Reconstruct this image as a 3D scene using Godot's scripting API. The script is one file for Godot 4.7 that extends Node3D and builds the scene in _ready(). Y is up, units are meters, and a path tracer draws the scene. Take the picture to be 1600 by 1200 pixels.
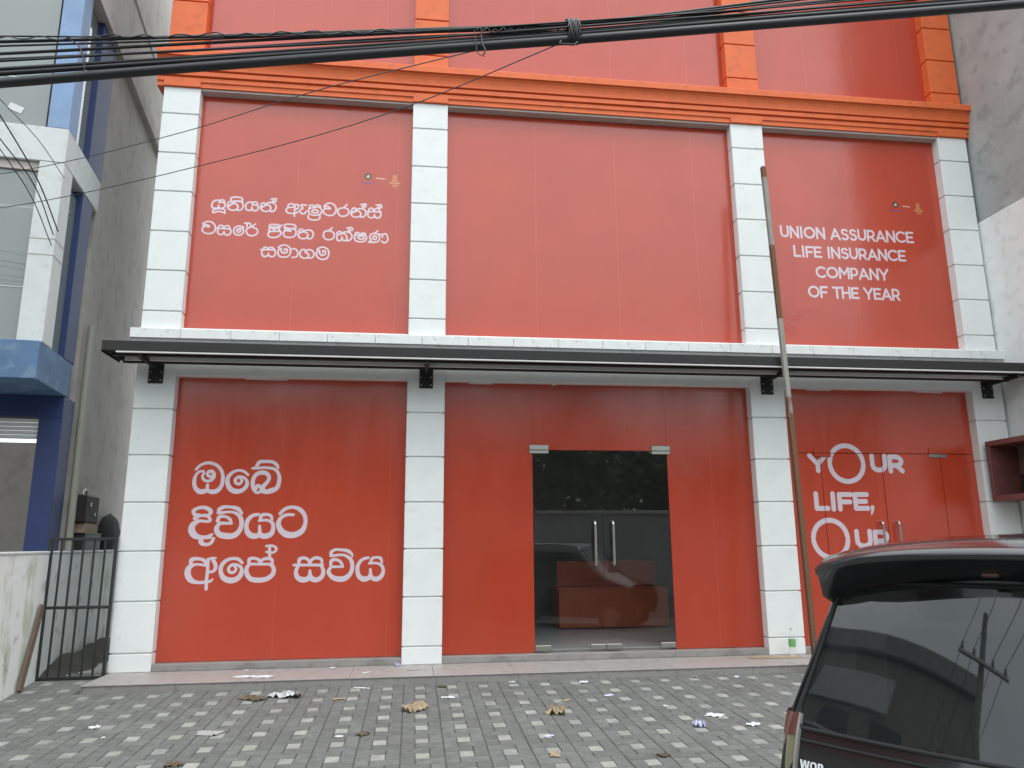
extends Node3D
# A three-storey shop front with red printed film on its windows, seen from across the paved forecourt under an overcast sky.

const SLOPE := 0.035          # the forecourt falls gently towards the road
const PANE_Z := -0.135
const COLS := [[-3.43, -2.977], [-0.2325, 0.2325], [4.24, 4.714], [7.443, 7.90]]
const BAYS := [[-2.977, -0.2325], [0.2325, 4.24], [4.714, 7.443]]

# Strokes of the lettering printed on the film, per panel: kind (1 curve, 0 straight), then x, y, width in millimetres from the panel's lower left corner.
const PRINT := {
	"UL": [
		[1, 286, 1736, 22, 242, 1723, 22, 216, 1679, 22, 222, 1633, 23, 258, 1622, 23, 293, 1630, 22, 300, 1667, 22],
		[1, 302, 1637, 20, 332, 1622, 22, 372, 1647, 20, 378, 1687, 22, 350, 1706, 23, 300, 1707, 22],
		[1, 302, 1713, 22, 318, 1737, 22, 354, 1739, 20, 370, 1714, 23],
		[1, 239, 1604, 20, 233, 1564, 22, 306, 1581, 20, 378, 1565, 20],
		[1, 239, 1601, 23, 291, 1617, 23, 381, 1601, 20, 381, 1559, 22],
		[1, 449, 1731, 22, 444, 1771, 22, 475, 1786, 23, 535, 1789, 20, 580, 1778, 22, 588, 1745, 22, 479, 1735, 22],
		[1, 418, 1663, 22, 413, 1699, 20, 438, 1726, 22, 465, 1715, 22, 455, 1688, 22, 419, 1656, 20],
		[1, 411, 1683, 22, 410, 1649, 22, 433, 1617, 22, 475, 1606, 22, 516, 1618, 22, 538, 1643, 23, 530, 1676, 23, 505, 1699, 22, 475, 1697, 22, 450, 1678, 20, 425, 1657, 22],
		[1, 516, 1618, 22, 553, 1607, 20, 590, 1632, 20, 601, 1679, 22, 584, 1722, 22, 538, 1736, 23, 491, 1727, 23, 469, 1702, 22],
		[1, 700, 1731, 20, 653, 1719, 22, 632, 1674, 20, 647, 1622, 22, 683, 1614, 23, 712, 1629, 23, 713, 1662, 22],
		[1, 715, 1629, 23, 749, 1611, 23, 784, 1629, 20, 790, 1669, 22, 762, 1691, 22, 711, 1695, 20],
		[1, 711, 1702, 22, 724, 1729, 20, 766, 1731, 20, 782, 1706, 23],
		[1, 830, 1665, 22, 824, 1704, 22, 850, 1728, 22, 878, 1717, 20, 867, 1693, 20, 833, 1662, 22],
		[1, 822, 1688, 23, 821, 1651, 22, 844, 1622, 22, 887, 1611, 20, 928, 1623, 20, 947, 1651, 23, 940, 1681, 22, 915, 1701, 22, 885, 1699, 20, 862, 1682, 22, 833, 1662, 22],
		[1, 928, 1623, 20, 965, 1612, 22, 999, 1637, 23, 1012, 1684, 20, 995, 1720, 20, 952, 1737, 22, 904, 1729, 22, 881, 1704, 22],
		[1, 943, 1784, 20, 1009, 1791, 20, 1005, 1758, 22, 957, 1748, 20],
		[1, 973, 1786, 20, 975, 1746, 23],
		[1, 1159, 1678, 21, 1166, 1721, 20, 1216, 1733, 21, 1248, 1697, 21, 1160, 1673, 20, 1139, 1649, 22, 1154, 1612, 22, 1206, 1600, 21, 1274, 1613, 21, 1291, 1628, 20],
		[1, 1247, 1721, 22, 1247, 1560, 21],
		[1, 1247, 1721, 22, 1281, 1727, 21, 1288, 1675, 21, 1251, 1654, 20],
		[1, 1393, 1724, 22, 1320, 1720, 22, 1348, 1679, 22, 1315, 1648, 21, 1326, 1611, 21, 1369, 1604, 22, 1397, 1643, 21],
		[1, 1434, 1688, 22, 1433, 1716, 20, 1475, 1728, 21, 1494, 1700, 20, 1518, 1730, 21, 1566, 1723, 21, 1572, 1690, 21],
		[1, 1426, 1683, 21, 1577, 1690, 20, 1592, 1644, 21, 1567, 1604, 21, 1499, 1591, 20, 1438, 1607, 20, 1423, 1654, 21, 1434, 1683, 21],
		[1, 1462, 1637, 22, 1479, 1659, 21, 1530, 1661, 21, 1548, 1641, 21, 1506, 1622, 21, 1462, 1637, 22],
		[1, 1567, 1604, 21, 1570, 1549, 20, 1423, 1551, 21, 1423, 1583, 22],
		[1, 1618, 1726, 21, 1656, 1762, 21, 1717, 1765, 21, 1766, 1720, 22, 1769, 1653, 22, 1732, 1603, 21, 1663, 1600, 21, 1614, 1635, 20, 1625, 1683, 20, 1698, 1692, 22, 1666, 1719, 22, 1623, 1712, 22, 1625, 1683, 20],
		[1, 1909, 1761, 21, 1867, 1715, 20, 1807, 1693, 21, 1796, 1645, 21, 1828, 1599, 21, 1889, 1597, 21, 1935, 1642, 21, 1925, 1694, 20, 1867, 1715, 20],
		[1, 1978, 1654, 22, 1973, 1687, 20, 2002, 1717, 22, 2029, 1705, 22, 2017, 1680, 21, 1979, 1649, 20],
		[1, 1969, 1673, 22, 1966, 1625, 22, 1994, 1597, 20, 2038, 1590, 20, 2077, 1602, 21, 2093, 1631, 21, 2083, 1659, 21, 2061, 1675, 20, 2030, 1674, 22, 2009, 1660, 20, 1979, 1644, 20],
		[1, 2077, 1602, 21, 2112, 1592, 21, 2146, 1619, 21, 2156, 1663, 21, 2139, 1699, 22, 2095, 1713, 21, 2051, 1701, 22, 2030, 1681, 22],
		[1, 2088, 1770, 21, 2154, 1774, 22, 2151, 1745, 21, 2103, 1742, 21],
		[1, 2124, 1772, 21, 2121, 1719, 21],
		[1, 2175, 1678, 21, 2351, 1678, 22],
		[1, 2192, 1684, 21, 2200, 1718, 21, 2244, 1721, 22, 2258, 1683, 22, 2271, 1712, 20, 2315, 1724, 20, 2338, 1682, 21],
		[1, 2193, 1675, 21, 2181, 1626, 22, 2213, 1591, 20, 2257, 1601, 20, 2269, 1640, 20],
		[1, 2269, 1621, 22, 2283, 1598, 22, 2327, 1597, 22, 2352, 1635, 22, 2338, 1682, 21],
		[1, 2287, 1771, 21, 2353, 1774, 21, 2354, 1741, 22, 2301, 1733, 21],
		[1, 2322, 1773, 22, 2319, 1720, 22],
		[1, 124, 1405, 21, 174, 1436, 20, 230, 1431, 21, 277, 1376, 20, 276, 1313, 21, 232, 1278, 20, 167, 1277, 20, 122, 1316, 20, 137, 1364, 20, 207, 1368, 21, 177, 1392, 20, 131, 1385, 21, 137, 1364, 20],
		[1, 297, 1351, 20, 462, 1348, 20],
		[1, 315, 1357, 21, 323, 1384, 21, 365, 1391, 20, 381, 1355, 21, 398, 1382, 21, 440, 1389, 21, 462, 1348, 20],
		[1, 317, 1341, 20, 310, 1299, 21, 336, 1269, 20, 377, 1276, 21, 391, 1308, 21],
		[1, 392, 1293, 21, 411, 1268, 21, 453, 1270, 22, 474, 1307, 21, 462, 1348, 20],
		[1, 630, 1378, 22, 573, 1393, 21, 517, 1367, 21, 507, 1314, 20, 542, 1274, 22, 599, 1276, 20, 629, 1320, 22, 613, 1356, 21, 570, 1359, 20, 543, 1331, 21, 569, 1306, 20, 591, 1328, 20, 575, 1349, 22],
		[1, 770, 1432, 21, 715, 1387, 21, 669, 1364, 22, 662, 1321, 21, 694, 1276, 21, 760, 1274, 22, 801, 1312, 20, 793, 1359, 20, 734, 1388, 21],
		[1, 636, 1436, 22, 703, 1434, 21, 715, 1387, 21],
		[1, 665, 1432, 20, 667, 1395, 21],
		[1, 957, 1335, 20, 930, 1303, 21, 946, 1270, 21, 999, 1257, 21, 1056, 1272, 21, 1090, 1310, 20, 1085, 1344, 22, 1061, 1356, 20],
		[1, 942, 1338, 21, 1071, 1346, 20],
		[1, 951, 1344, 22, 940, 1368, 21, 963, 1386, 21, 994, 1377, 21, 1004, 1348, 20],
		[1, 1003, 1352, 21, 1021, 1381, 21, 1054, 1386, 22, 1072, 1360, 20],
		[1, 941, 1400, 21, 951, 1427, 21, 1008, 1435, 21, 1056, 1433, 21, 1077, 1413, 20, 1073, 1389, 22],
		[1, 1075, 1415, 20, 1101, 1433, 20],
		[1, 943, 1398, 21, 1063, 1405, 20],
		[1, 1131, 1397, 21, 1133, 1434, 22, 1210, 1448, 20, 1268, 1430, 22, 1275, 1404, 21, 1135, 1397, 22],
		[1, 1241, 1402, 20, 1282, 1351, 21, 1266, 1292, 20, 1209, 1268, 21, 1141, 1281, 21, 1120, 1322, 21, 1142, 1355, 22, 1214, 1358, 21, 1184, 1380, 21, 1137, 1370, 20, 1142, 1355, 22],
		[1, 1311, 1358, 21, 1324, 1383, 21, 1358, 1384, 20, 1373, 1361, 22, 1326, 1347, 21],
		[1, 1326, 1347, 21, 1308, 1310, 22, 1329, 1271, 22, 1373, 1258, 21, 1416, 1273, 22, 1431, 1310, 20, 1413, 1342, 20, 1378, 1353, 21, 1340, 1343, 21, 1317, 1325, 21],
		[1, 1416, 1273, 22, 1460, 1260, 21, 1493, 1292, 20, 1497, 1335, 22, 1474, 1371, 22, 1426, 1381, 20, 1378, 1368, 20],
		[1, 1735, 1426, 20, 1695, 1390, 22, 1639, 1366, 21, 1625, 1317, 21, 1650, 1270, 21, 1707, 1259, 21, 1756, 1289, 22, 1760, 1344, 21, 1727, 1377, 21, 1689, 1382, 21],
		[1, 1792, 1346, 22, 1810, 1371, 22, 1842, 1376, 21, 1853, 1349, 21, 1806, 1329, 20, 1797, 1298, 22, 1808, 1257, 22, 1847, 1255, 21, 1861, 1287, 22, 1864, 1304, 20],
		[1, 1862, 1280, 21, 1885, 1257, 21, 1922, 1269, 22, 1921, 1317, 20, 1888, 1350, 20, 1843, 1352, 21],
		[1, 1897, 1257, 21, 1955, 1260, 21, 1988, 1306, 20, 1977, 1354, 20, 1931, 1377, 22, 1874, 1370, 20],
		[1, 1920, 1432, 21, 1987, 1435, 21, 1991, 1407, 20, 1937, 1398, 21],
		[1, 1955, 1433, 20, 1953, 1381, 21],
		[1, 2028, 1343, 21, 2034, 1368, 21, 2072, 1373, 21, 2092, 1349, 20, 2117, 1368, 21, 2156, 1366, 20, 2163, 1339, 21],
		[1, 2022, 1336, 22, 2166, 1336, 22, 2177, 1301, 20, 2153, 1262, 20, 2095, 1249, 21, 2037, 1264, 22, 2020, 1301, 22, 2028, 1336, 21],
		[1, 2062, 1303, 21, 2087, 1323, 21, 2138, 1322, 20, 2145, 1300, 21, 2101, 1285, 20, 2062, 1303, 21],
		[1, 2315, 1412, 21, 2284, 1379, 20, 2233, 1360, 21, 2215, 1317, 21, 2236, 1269, 20, 2204, 1254, 22, 2268, 1250, 22, 2326, 1266, 20, 2344, 1316, 20, 2323, 1364, 21, 2277, 1376, 22],
		[1, 2254, 1312, 21, 2275, 1341, 22, 2306, 1321, 21, 2290, 1289, 20, 2254, 1301, 20],
		[1, 2342, 1365, 22, 2375, 1359, 20, 2379, 1325, 21],
		[1, 2378, 1363, 21, 2419, 1375, 21, 2447, 1328, 21, 2442, 1272, 21, 2403, 1249, 21, 2371, 1269, 21],
		[1, 854, 1086, 21, 1028, 1090, 20],
		[1, 886, 1091, 21, 894, 1116, 21, 930, 1118, 21, 947, 1090, 21, 962, 1116, 21, 1000, 1119, 23, 1025, 1090, 20],
		[1, 877, 1077, 23, 870, 1034, 21, 898, 997, 23, 936, 1002, 23, 954, 1038, 21],
		[1, 955, 1017, 21, 982, 997, 21, 1020, 1005, 20, 1040, 1041, 21, 1025, 1083, 20],
		[1, 1071, 1124, 21, 1108, 1154, 21, 1160, 1160, 20, 1213, 1127, 21, 1226, 1071, 21, 1200, 1013, 20, 1149, 997, 21, 1090, 1008, 21, 1068, 1057, 23, 1079, 1100, 21, 1111, 1112, 21],
		[1, 1105, 1101, 21, 1113, 1066, 21, 1146, 1050, 23, 1181, 1069, 21, 1182, 1101, 23, 1150, 1106, 20, 1148, 1085, 20],
		[1, 1240, 1114, 20, 1286, 1112, 20, 1314, 1068, 21, 1304, 1010, 20, 1246, 997, 20],
		[1, 1411, 1072, 21, 1406, 1104, 23, 1370, 1109, 21, 1343, 1069, 21, 1355, 1013, 23, 1402, 993, 20, 1447, 1010, 21, 1451, 1045, 21, 1418, 1072, 20],
		[1, 1447, 999, 20, 1493, 1001, 20, 1519, 1055, 21, 1494, 1100, 21, 1448, 1112, 21, 1417, 1086, 20],
		[1, 1556, 1121, 21, 1590, 1147, 21, 1649, 1150, 21, 1697, 1113, 21, 1703, 1049, 20, 1676, 998, 20, 1617, 988, 20, 1564, 1015, 21, 1548, 1064, 23, 1566, 1103, 21, 1586, 1108, 21, 1587, 1072, 21, 1621, 1042, 23, 1660, 1061, 20, 1661, 1097, 21, 1632, 1106, 20, 1629, 1081, 21],
	],
	"LL": [
		[1, 279, 2160, 33, 330, 2213, 33, 423, 2238, 37, 521, 2203, 38, 578, 2127, 40, 591, 2036, 44, 575, 1952, 48, 527, 1903, 55, 470, 1896, 52, 428, 1914, 41, 422, 1975, 37],
		[1, 428, 1914, 41, 396, 1903, 55, 335, 1899, 59, 285, 1944, 48, 268, 2020, 46, 284, 2095, 34, 325, 2135, 31, 365, 2137, 29, 370, 2111, 29, 356, 2080, 31, 379, 2035, 35, 420, 2021, 33, 473, 2047, 40, 488, 2104, 41, 459, 2140, 37, 420, 2134, 29, 407, 2103, 28, 427, 2077, 29],
		[1, 448, 2140, 31, 487, 2107, 34, 453, 2073, 33, 411, 2107, 29, 448, 2140, 31],
		[1, 878, 2097, 31, 835, 2135, 33, 767, 2150, 31, 695, 2123, 38, 648, 2059, 48, 649, 1998, 52, 686, 1930, 59, 762, 1900, 59, 834, 1922, 48, 874, 1983, 45, 863, 2036, 35, 824, 2067, 33, 772, 2074, 34, 734, 2036, 38, 748, 1998, 35, 785, 1989, 35, 812, 2025, 33, 788, 2063, 29],
		[1, 1000, 1968, 35, 963, 1915, 40, 941, 1976, 48, 941, 2037, 48, 970, 2098, 48, 1035, 2125, 52, 1104, 2106, 48, 1125, 2060, 44, 1102, 2007, 44, 1064, 1961, 52, 1052, 1911, 59],
		[1, 1052, 1911, 59, 1101, 1896, 55, 1152, 1908, 63, 1217, 1938, 52, 1243, 2015, 48, 1234, 2106, 41, 1190, 2164, 37, 1114, 2181, 33, 928, 2176, 31],
		[1, 971, 2201, 38, 998, 2248, 44, 1072, 2258, 37, 1163, 2249, 41, 1209, 2214, 40, 1226, 2179, 24],
		[1, 968, 1945, 31, 1000, 1972, 35, 1043, 1930, 35, 1009, 1886, 33, 968, 1900, 31, 968, 1945, 31],
		[1, 300, 1628, 39, 287, 1670, 46, 330, 1702, 39, 438, 1702, 46, 482, 1660, 51, 466, 1627, 35, 317, 1631, 35],
		[1, 307, 1586, 43, 355, 1611, 33, 454, 1611, 39, 484, 1565, 33, 332, 1560, 34],
		[1, 350, 1554, 41, 291, 1512, 64, 282, 1448, 78, 318, 1393, 73, 400, 1369, 43, 480, 1381, 34, 514, 1401, 29],
		[1, 396, 1356, 55, 400, 1310, 56, 451, 1284, 39, 512, 1305, 39, 536, 1355, 33],
		[1, 446, 1358, 29, 508, 1364, 24],
		[1, 587, 1655, 36, 571, 1678, 43, 610, 1711, 44, 701, 1717, 34, 793, 1692, 48, 838, 1642, 28],
		[1, 564, 1649, 33, 760, 1648, 34, 812, 1612, 47, 840, 1538, 53, 827, 1454, 56, 768, 1390, 65, 678, 1381, 71, 586, 1410, 65, 559, 1465, 56, 582, 1520, 43],
		[1, 727, 1527, 31, 586, 1530, 39],
		[1, 566, 1557, 41, 581, 1599, 45, 654, 1605, 31, 711, 1566, 36, 722, 1529, 31],
		[1, 1026, 1630, 36, 963, 1617, 44, 907, 1556, 50, 898, 1491, 48, 926, 1408, 65, 987, 1378, 65, 1041, 1388, 52, 1052, 1435, 39, 1048, 1492, 35],
		[1, 1052, 1435, 39, 1068, 1388, 56, 1124, 1377, 65, 1186, 1406, 60, 1205, 1471, 45, 1193, 1527, 41, 1150, 1557, 34, 1040, 1558, 31],
		[1, 1053, 1570, 37, 1059, 1612, 44, 1118, 1630, 36, 1175, 1607, 36, 1186, 1569, 28],
		[1, 1274, 1639, 36, 1336, 1696, 41, 1419, 1714, 39, 1504, 1686, 51, 1564, 1610, 48, 1573, 1516, 48, 1535, 1432, 64, 1454, 1390, 69, 1361, 1396, 74, 1289, 1452, 64, 1262, 1527, 55, 1291, 1592, 43, 1349, 1623, 39, 1431, 1625, 35],
		[1, 302, 1068, 40, 306, 1110, 48, 381, 1123, 35, 451, 1101, 38, 476, 1062, 33],
		[1, 470, 1049, 31, 341, 1056, 33, 283, 1018, 62, 277, 950, 70, 312, 888, 62, 393, 857, 38, 491, 863, 34, 536, 870, 29, 555, 891, 23],
		[1, 491, 1116, 35, 494, 978, 37, 490, 871, 38, 493, 783, 38],
		[1, 495, 1116, 31, 532, 1129, 30, 578, 1129, 22],
		[1, 541, 1116, 40, 575, 1061, 45, 579, 1007, 40, 551, 977, 33, 505, 974, 30],
		[1, 876, 1073, 33, 831, 1113, 39, 769, 1123, 35, 694, 1099, 43, 645, 1037, 48, 642, 976, 48, 677, 906, 59, 755, 875, 66, 837, 897, 59, 875, 958, 51, 868, 1019, 36, 827, 1047, 33, 766, 1051, 35, 727, 1013, 33, 741, 971, 35, 780, 963, 33, 812, 997, 31, 790, 1040, 29],
		[1, 973, 1057, 29, 936, 1026, 43, 932, 965, 51, 975, 895, 55, 1076, 874, 58, 1175, 892, 55, 1233, 946, 51, 1229, 1023, 43, 1196, 1051, 35],
		[1, 949, 1057, 31, 1219, 1054, 31],
		[1, 952, 1073, 38, 954, 1111, 40, 1015, 1122, 33, 1070, 1095, 38, 1080, 1056, 30],
		[1, 1088, 1063, 26, 1101, 1102, 33, 1154, 1119, 38, 1213, 1101, 38, 1219, 1062, 31],
		[1, 1185, 1117, 35, 1181, 1179, 35, 1178, 1218, 36],
		[1, 1138, 1262, 27, 1223, 1261, 28, 1256, 1229, 31, 1235, 1194, 28, 1142, 1194, 25],
		[1, 1177, 1258, 34, 1177, 1195, 33],
		[1, 1465, 1041, 31, 1794, 1038, 34],
		[1, 1523, 1051, 35, 1528, 1106, 45, 1578, 1122, 35, 1635, 1089, 35, 1648, 1050, 30],
		[1, 1652, 1057, 28, 1673, 1104, 35, 1727, 1122, 38, 1784, 1095, 33, 1786, 1048, 29],
		[1, 1520, 1035, 37, 1495, 981, 44, 1511, 903, 55, 1567, 872, 64, 1636, 886, 57, 1654, 925, 45, 1652, 972, 34],
		[1, 1654, 925, 45, 1675, 886, 61, 1739, 869, 55, 1799, 915, 51, 1806, 977, 44, 1779, 1033, 37],
		[1, 1896, 1149, 33, 1887, 1177, 38, 1921, 1208, 35, 2008, 1211, 31, 2096, 1191, 41, 2134, 1155, 28, 2138, 1135, 22],
		[1, 1884, 1143, 31, 2066, 1140, 34, 2124, 1092, 45, 2142, 1021, 47, 2122, 935, 51, 2060, 881, 63, 1982, 874, 62, 1902, 906, 51, 1868, 961, 44, 1897, 1019, 35],
		[1, 2032, 1016, 29, 1897, 1017, 31],
		[1, 1888, 1043, 35, 1898, 1086, 43, 1965, 1095, 34, 2014, 1057, 34, 2031, 1018, 30],
		[1, 2326, 1117, 32, 2267, 1102, 35, 2213, 1043, 43, 2203, 981, 47, 2226, 902, 55, 2282, 870, 63, 2338, 885, 51, 2356, 924, 39, 2354, 980, 32],
		[1, 2356, 924, 39, 2377, 884, 51, 2434, 868, 55, 2488, 906, 51, 2507, 969, 40, 2485, 1025, 38, 2436, 1050, 29, 2340, 1052, 30],
		[1, 2356, 1062, 30, 2371, 1105, 35, 2418, 1120, 29, 2475, 1104, 36, 2488, 1060, 26],
	],
	"UR": [
		[0, 226, 1752, 30, 226, 1656, 30, 226, 1656, 30, 228, 1639, 30, 235, 1624, 30, 247, 1612, 30, 261, 1604, 30, 277, 1602, 30, 292, 1604, 30, 306, 1612, 30, 318, 1624, 30, 325, 1639, 30, 327, 1656, 30, 327, 1752, 30],
		[0, 369, 1592, 30, 369, 1752, 30, 477, 1592, 30, 477, 1752, 30],
		[0, 528, 1592, 30, 528, 1752, 30],
		[0, 650, 1746, 30, 628, 1742, 30, 607, 1731, 30, 591, 1715, 30, 581, 1695, 30, 577, 1672, 30, 581, 1649, 30, 591, 1629, 30, 607, 1612, 30, 628, 1602, 30, 650, 1598, 30, 673, 1602, 30, 693, 1612, 30, 709, 1629, 30, 720, 1649, 30, 723, 1672, 30, 720, 1695, 30, 709, 1715, 30, 693, 1731, 30, 673, 1742, 30, 650, 1746, 30],
		[0, 763, 1592, 30, 763, 1752, 30, 871, 1592, 30, 871, 1752, 30],
		[0, 976, 1592, 30, 1041, 1747, 30, 1107, 1592, 30],
		[0, 997, 1640, 30, 1086, 1640, 30],
		[0, 1219, 1726, 30, 1211, 1734, 30, 1200, 1740, 30, 1187, 1742, 30, 1174, 1741, 30, 1162, 1737, 30, 1153, 1729, 30, 1147, 1720, 30, 1145, 1709, 30, 1147, 1698, 30, 1153, 1688, 30, 1162, 1681, 30, 1174, 1676, 30, 1197, 1671, 30, 1206, 1668, 30, 1214, 1663, 30, 1220, 1657, 30, 1225, 1650, 30, 1228, 1642, 30, 1229, 1634, 30, 1227, 1621, 30, 1220, 1610, 30, 1210, 1602, 30, 1197, 1596, 30, 1183, 1595, 30, 1170, 1598, 30, 1158, 1605, 30, 1149, 1614, 30],
		[0, 1346, 1726, 30, 1338, 1734, 30, 1327, 1740, 30, 1314, 1742, 30, 1301, 1741, 30, 1290, 1737, 30, 1280, 1729, 30, 1274, 1720, 30, 1272, 1709, 30, 1274, 1698, 30, 1280, 1688, 30, 1290, 1681, 30, 1301, 1676, 30, 1324, 1671, 30, 1333, 1668, 30, 1341, 1663, 30, 1347, 1657, 30, 1352, 1650, 30, 1355, 1642, 30, 1356, 1634, 30, 1354, 1621, 30, 1347, 1610, 30, 1337, 1602, 30, 1324, 1596, 30, 1311, 1595, 30, 1297, 1598, 30, 1285, 1605, 30, 1276, 1614, 30],
		[0, 1396, 1752, 30, 1396, 1656, 30, 1396, 1656, 30, 1398, 1639, 30, 1406, 1624, 30, 1417, 1612, 30, 1431, 1604, 30, 1447, 1602, 30, 1463, 1604, 30, 1477, 1612, 30, 1488, 1624, 30, 1495, 1639, 30, 1498, 1656, 30, 1498, 1752, 30],
		[0, 1539, 1592, 30, 1539, 1744, 30, 1590, 1744, 30, 1590, 1744, 30, 1606, 1740, 30, 1619, 1730, 30, 1628, 1715, 30, 1631, 1698, 30, 1628, 1680, 30, 1619, 1665, 30, 1606, 1655, 30, 1590, 1651, 30, 1539, 1651, 30],
		[0, 1590, 1651, 30, 1635, 1592, 30],
		[0, 1670, 1592, 30, 1735, 1747, 30, 1800, 1592, 30],
		[0, 1690, 1640, 30, 1779, 1640, 30],
		[0, 1835, 1592, 30, 1835, 1752, 30, 1943, 1592, 30, 1943, 1752, 30],
		[0, 2103, 1727, 30, 2086, 1738, 30, 2066, 1745, 30, 2045, 1745, 30, 2025, 1739, 30, 2007, 1728, 30, 1993, 1712, 30, 1984, 1693, 30, 1981, 1672, 30, 1984, 1651, 30, 1993, 1632, 30, 2007, 1616, 30, 2025, 1605, 30, 2045, 1599, 30, 2066, 1599, 30, 2086, 1606, 30, 2103, 1617, 30],
		[0, 2236, 1744, 30, 2143, 1744, 30, 2143, 1600, 30, 2236, 1600, 30],
		[0, 2143, 1672, 30, 2223, 1672, 30],
		[0, 400, 1462, 30, 400, 1315, 30, 486, 1315, 30],
		[0, 530, 1307, 30, 530, 1462, 30],
		[0, 673, 1454, 30, 581, 1454, 30, 581, 1307, 30],
		[0, 581, 1380, 30, 660, 1380, 30],
		[0, 797, 1454, 30, 705, 1454, 30, 705, 1315, 30, 797, 1315, 30],
		[0, 705, 1384, 30, 784, 1384, 30],
		[0, 912, 1307, 30, 912, 1462, 30],
		[0, 962, 1307, 30, 962, 1462, 30, 1071, 1307, 30, 1071, 1462, 30],
		[0, 1189, 1436, 30, 1181, 1445, 30, 1170, 1450, 30, 1157, 1453, 30, 1145, 1452, 30, 1133, 1447, 30, 1123, 1440, 30, 1117, 1431, 30, 1115, 1420, 30, 1117, 1410, 30, 1123, 1400, 30, 1133, 1393, 30, 1145, 1389, 30, 1168, 1383, 30, 1176, 1380, 30, 1184, 1376, 30, 1191, 1370, 30, 1195, 1363, 30, 1198, 1355, 30, 1199, 1347, 30, 1197, 1335, 30, 1191, 1325, 30, 1180, 1316, 30, 1168, 1311, 30, 1154, 1310, 30, 1140, 1313, 30, 1128, 1319, 30, 1119, 1329, 30],
		[0, 1239, 1462, 30, 1239, 1369, 30, 1239, 1369, 30, 1242, 1353, 30, 1249, 1338, 30, 1260, 1326, 30, 1274, 1319, 30, 1290, 1316, 30, 1306, 1319, 30, 1320, 1326, 30, 1331, 1338, 30, 1338, 1353, 30, 1341, 1369, 30, 1341, 1462, 30],
		[0, 1382, 1307, 30, 1382, 1454, 30, 1433, 1454, 30, 1433, 1454, 30, 1449, 1451, 30, 1462, 1441, 30, 1471, 1426, 30, 1474, 1409, 30, 1471, 1392, 30, 1462, 1378, 30, 1449, 1368, 30, 1433, 1364, 30, 1382, 1364, 30],
		[0, 1433, 1364, 30, 1478, 1307, 30],
		[0, 1513, 1307, 30, 1578, 1457, 30, 1643, 1307, 30],
		[0, 1533, 1354, 30, 1622, 1354, 30],
		[0, 1678, 1307, 30, 1678, 1462, 30, 1786, 1307, 30, 1786, 1462, 30],
		[0, 1946, 1438, 30, 1929, 1449, 30, 1909, 1455, 30, 1888, 1455, 30, 1868, 1450, 30, 1850, 1439, 30, 1836, 1423, 30, 1827, 1405, 30, 1824, 1384, 30, 1827, 1364, 30, 1836, 1346, 30, 1850, 1330, 30, 1868, 1319, 30, 1888, 1314, 30, 1909, 1314, 30, 1929, 1320, 30, 1946, 1332, 30],
		[0, 2079, 1454, 30, 1986, 1454, 30, 1986, 1315, 30, 2079, 1315, 30],
		[0, 1986, 1384, 30, 2066, 1384, 30],
		[0, 825, 1141, 30, 807, 1152, 30, 787, 1158, 30, 766, 1158, 30, 746, 1153, 30, 728, 1142, 30, 714, 1126, 30, 706, 1108, 30, 703, 1088, 30, 706, 1067, 30, 714, 1049, 30, 728, 1033, 30, 746, 1022, 30, 766, 1017, 30, 787, 1017, 30, 807, 1023, 30, 825, 1034, 30],
		[0, 937, 1159, 30, 914, 1155, 30, 894, 1145, 30, 878, 1129, 30, 867, 1109, 30, 864, 1088, 30, 867, 1066, 30, 878, 1046, 30, 894, 1030, 30, 914, 1020, 30, 937, 1016, 30, 960, 1020, 30, 980, 1030, 30, 996, 1046, 30, 1007, 1066, 30, 1010, 1088, 30, 1007, 1109, 30, 996, 1129, 30, 980, 1145, 30, 960, 1155, 30, 937, 1159, 30],
		[0, 1050, 1010, 30, 1050, 1165, 30, 1116, 1069, 30, 1181, 1165, 30, 1181, 1010, 30],
		[0, 1222, 1010, 30, 1222, 1157, 30, 1270, 1157, 30, 1270, 1157, 30, 1287, 1154, 30, 1301, 1143, 30, 1310, 1128, 30, 1313, 1109, 30, 1310, 1091, 30, 1301, 1075, 30, 1287, 1065, 30, 1270, 1061, 30, 1222, 1061, 30],
		[0, 1347, 1010, 30, 1412, 1160, 30, 1478, 1010, 30],
		[0, 1368, 1056, 30, 1457, 1056, 30],
		[0, 1513, 1010, 30, 1513, 1165, 30, 1621, 1010, 30, 1621, 1165, 30],
		[0, 1655, 1165, 30, 1717, 1075, 30, 1779, 1165, 30],
		[0, 1717, 1075, 30, 1717, 1010, 30],
		[0, 633, 868, 30, 611, 864, 30, 591, 854, 30, 575, 838, 30, 565, 818, 30, 562, 795, 30, 565, 773, 30, 575, 753, 30, 591, 737, 30, 611, 727, 30, 633, 723, 30, 655, 727, 30, 674, 737, 30, 690, 753, 30, 700, 773, 30, 704, 795, 30, 700, 818, 30, 690, 838, 30, 674, 854, 30, 655, 864, 30, 633, 868, 30],
		[0, 832, 866, 30, 742, 866, 30, 742, 717, 30],
		[0, 742, 791, 30, 819, 791, 30],
		[0, 921, 866, 30, 1032, 866, 30],
		[0, 977, 866, 30, 977, 717, 30],
		[0, 1063, 717, 30, 1063, 874, 30],
		[0, 1165, 717, 30, 1165, 874, 30],
		[0, 1063, 795, 30, 1165, 795, 30],
		[0, 1295, 866, 30, 1205, 866, 30, 1205, 725, 30, 1295, 725, 30],
		[0, 1205, 795, 30, 1282, 795, 30],
		[0, 1389, 874, 30, 1449, 783, 30, 1509, 874, 30],
		[0, 1449, 783, 30, 1449, 717, 30],
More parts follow.
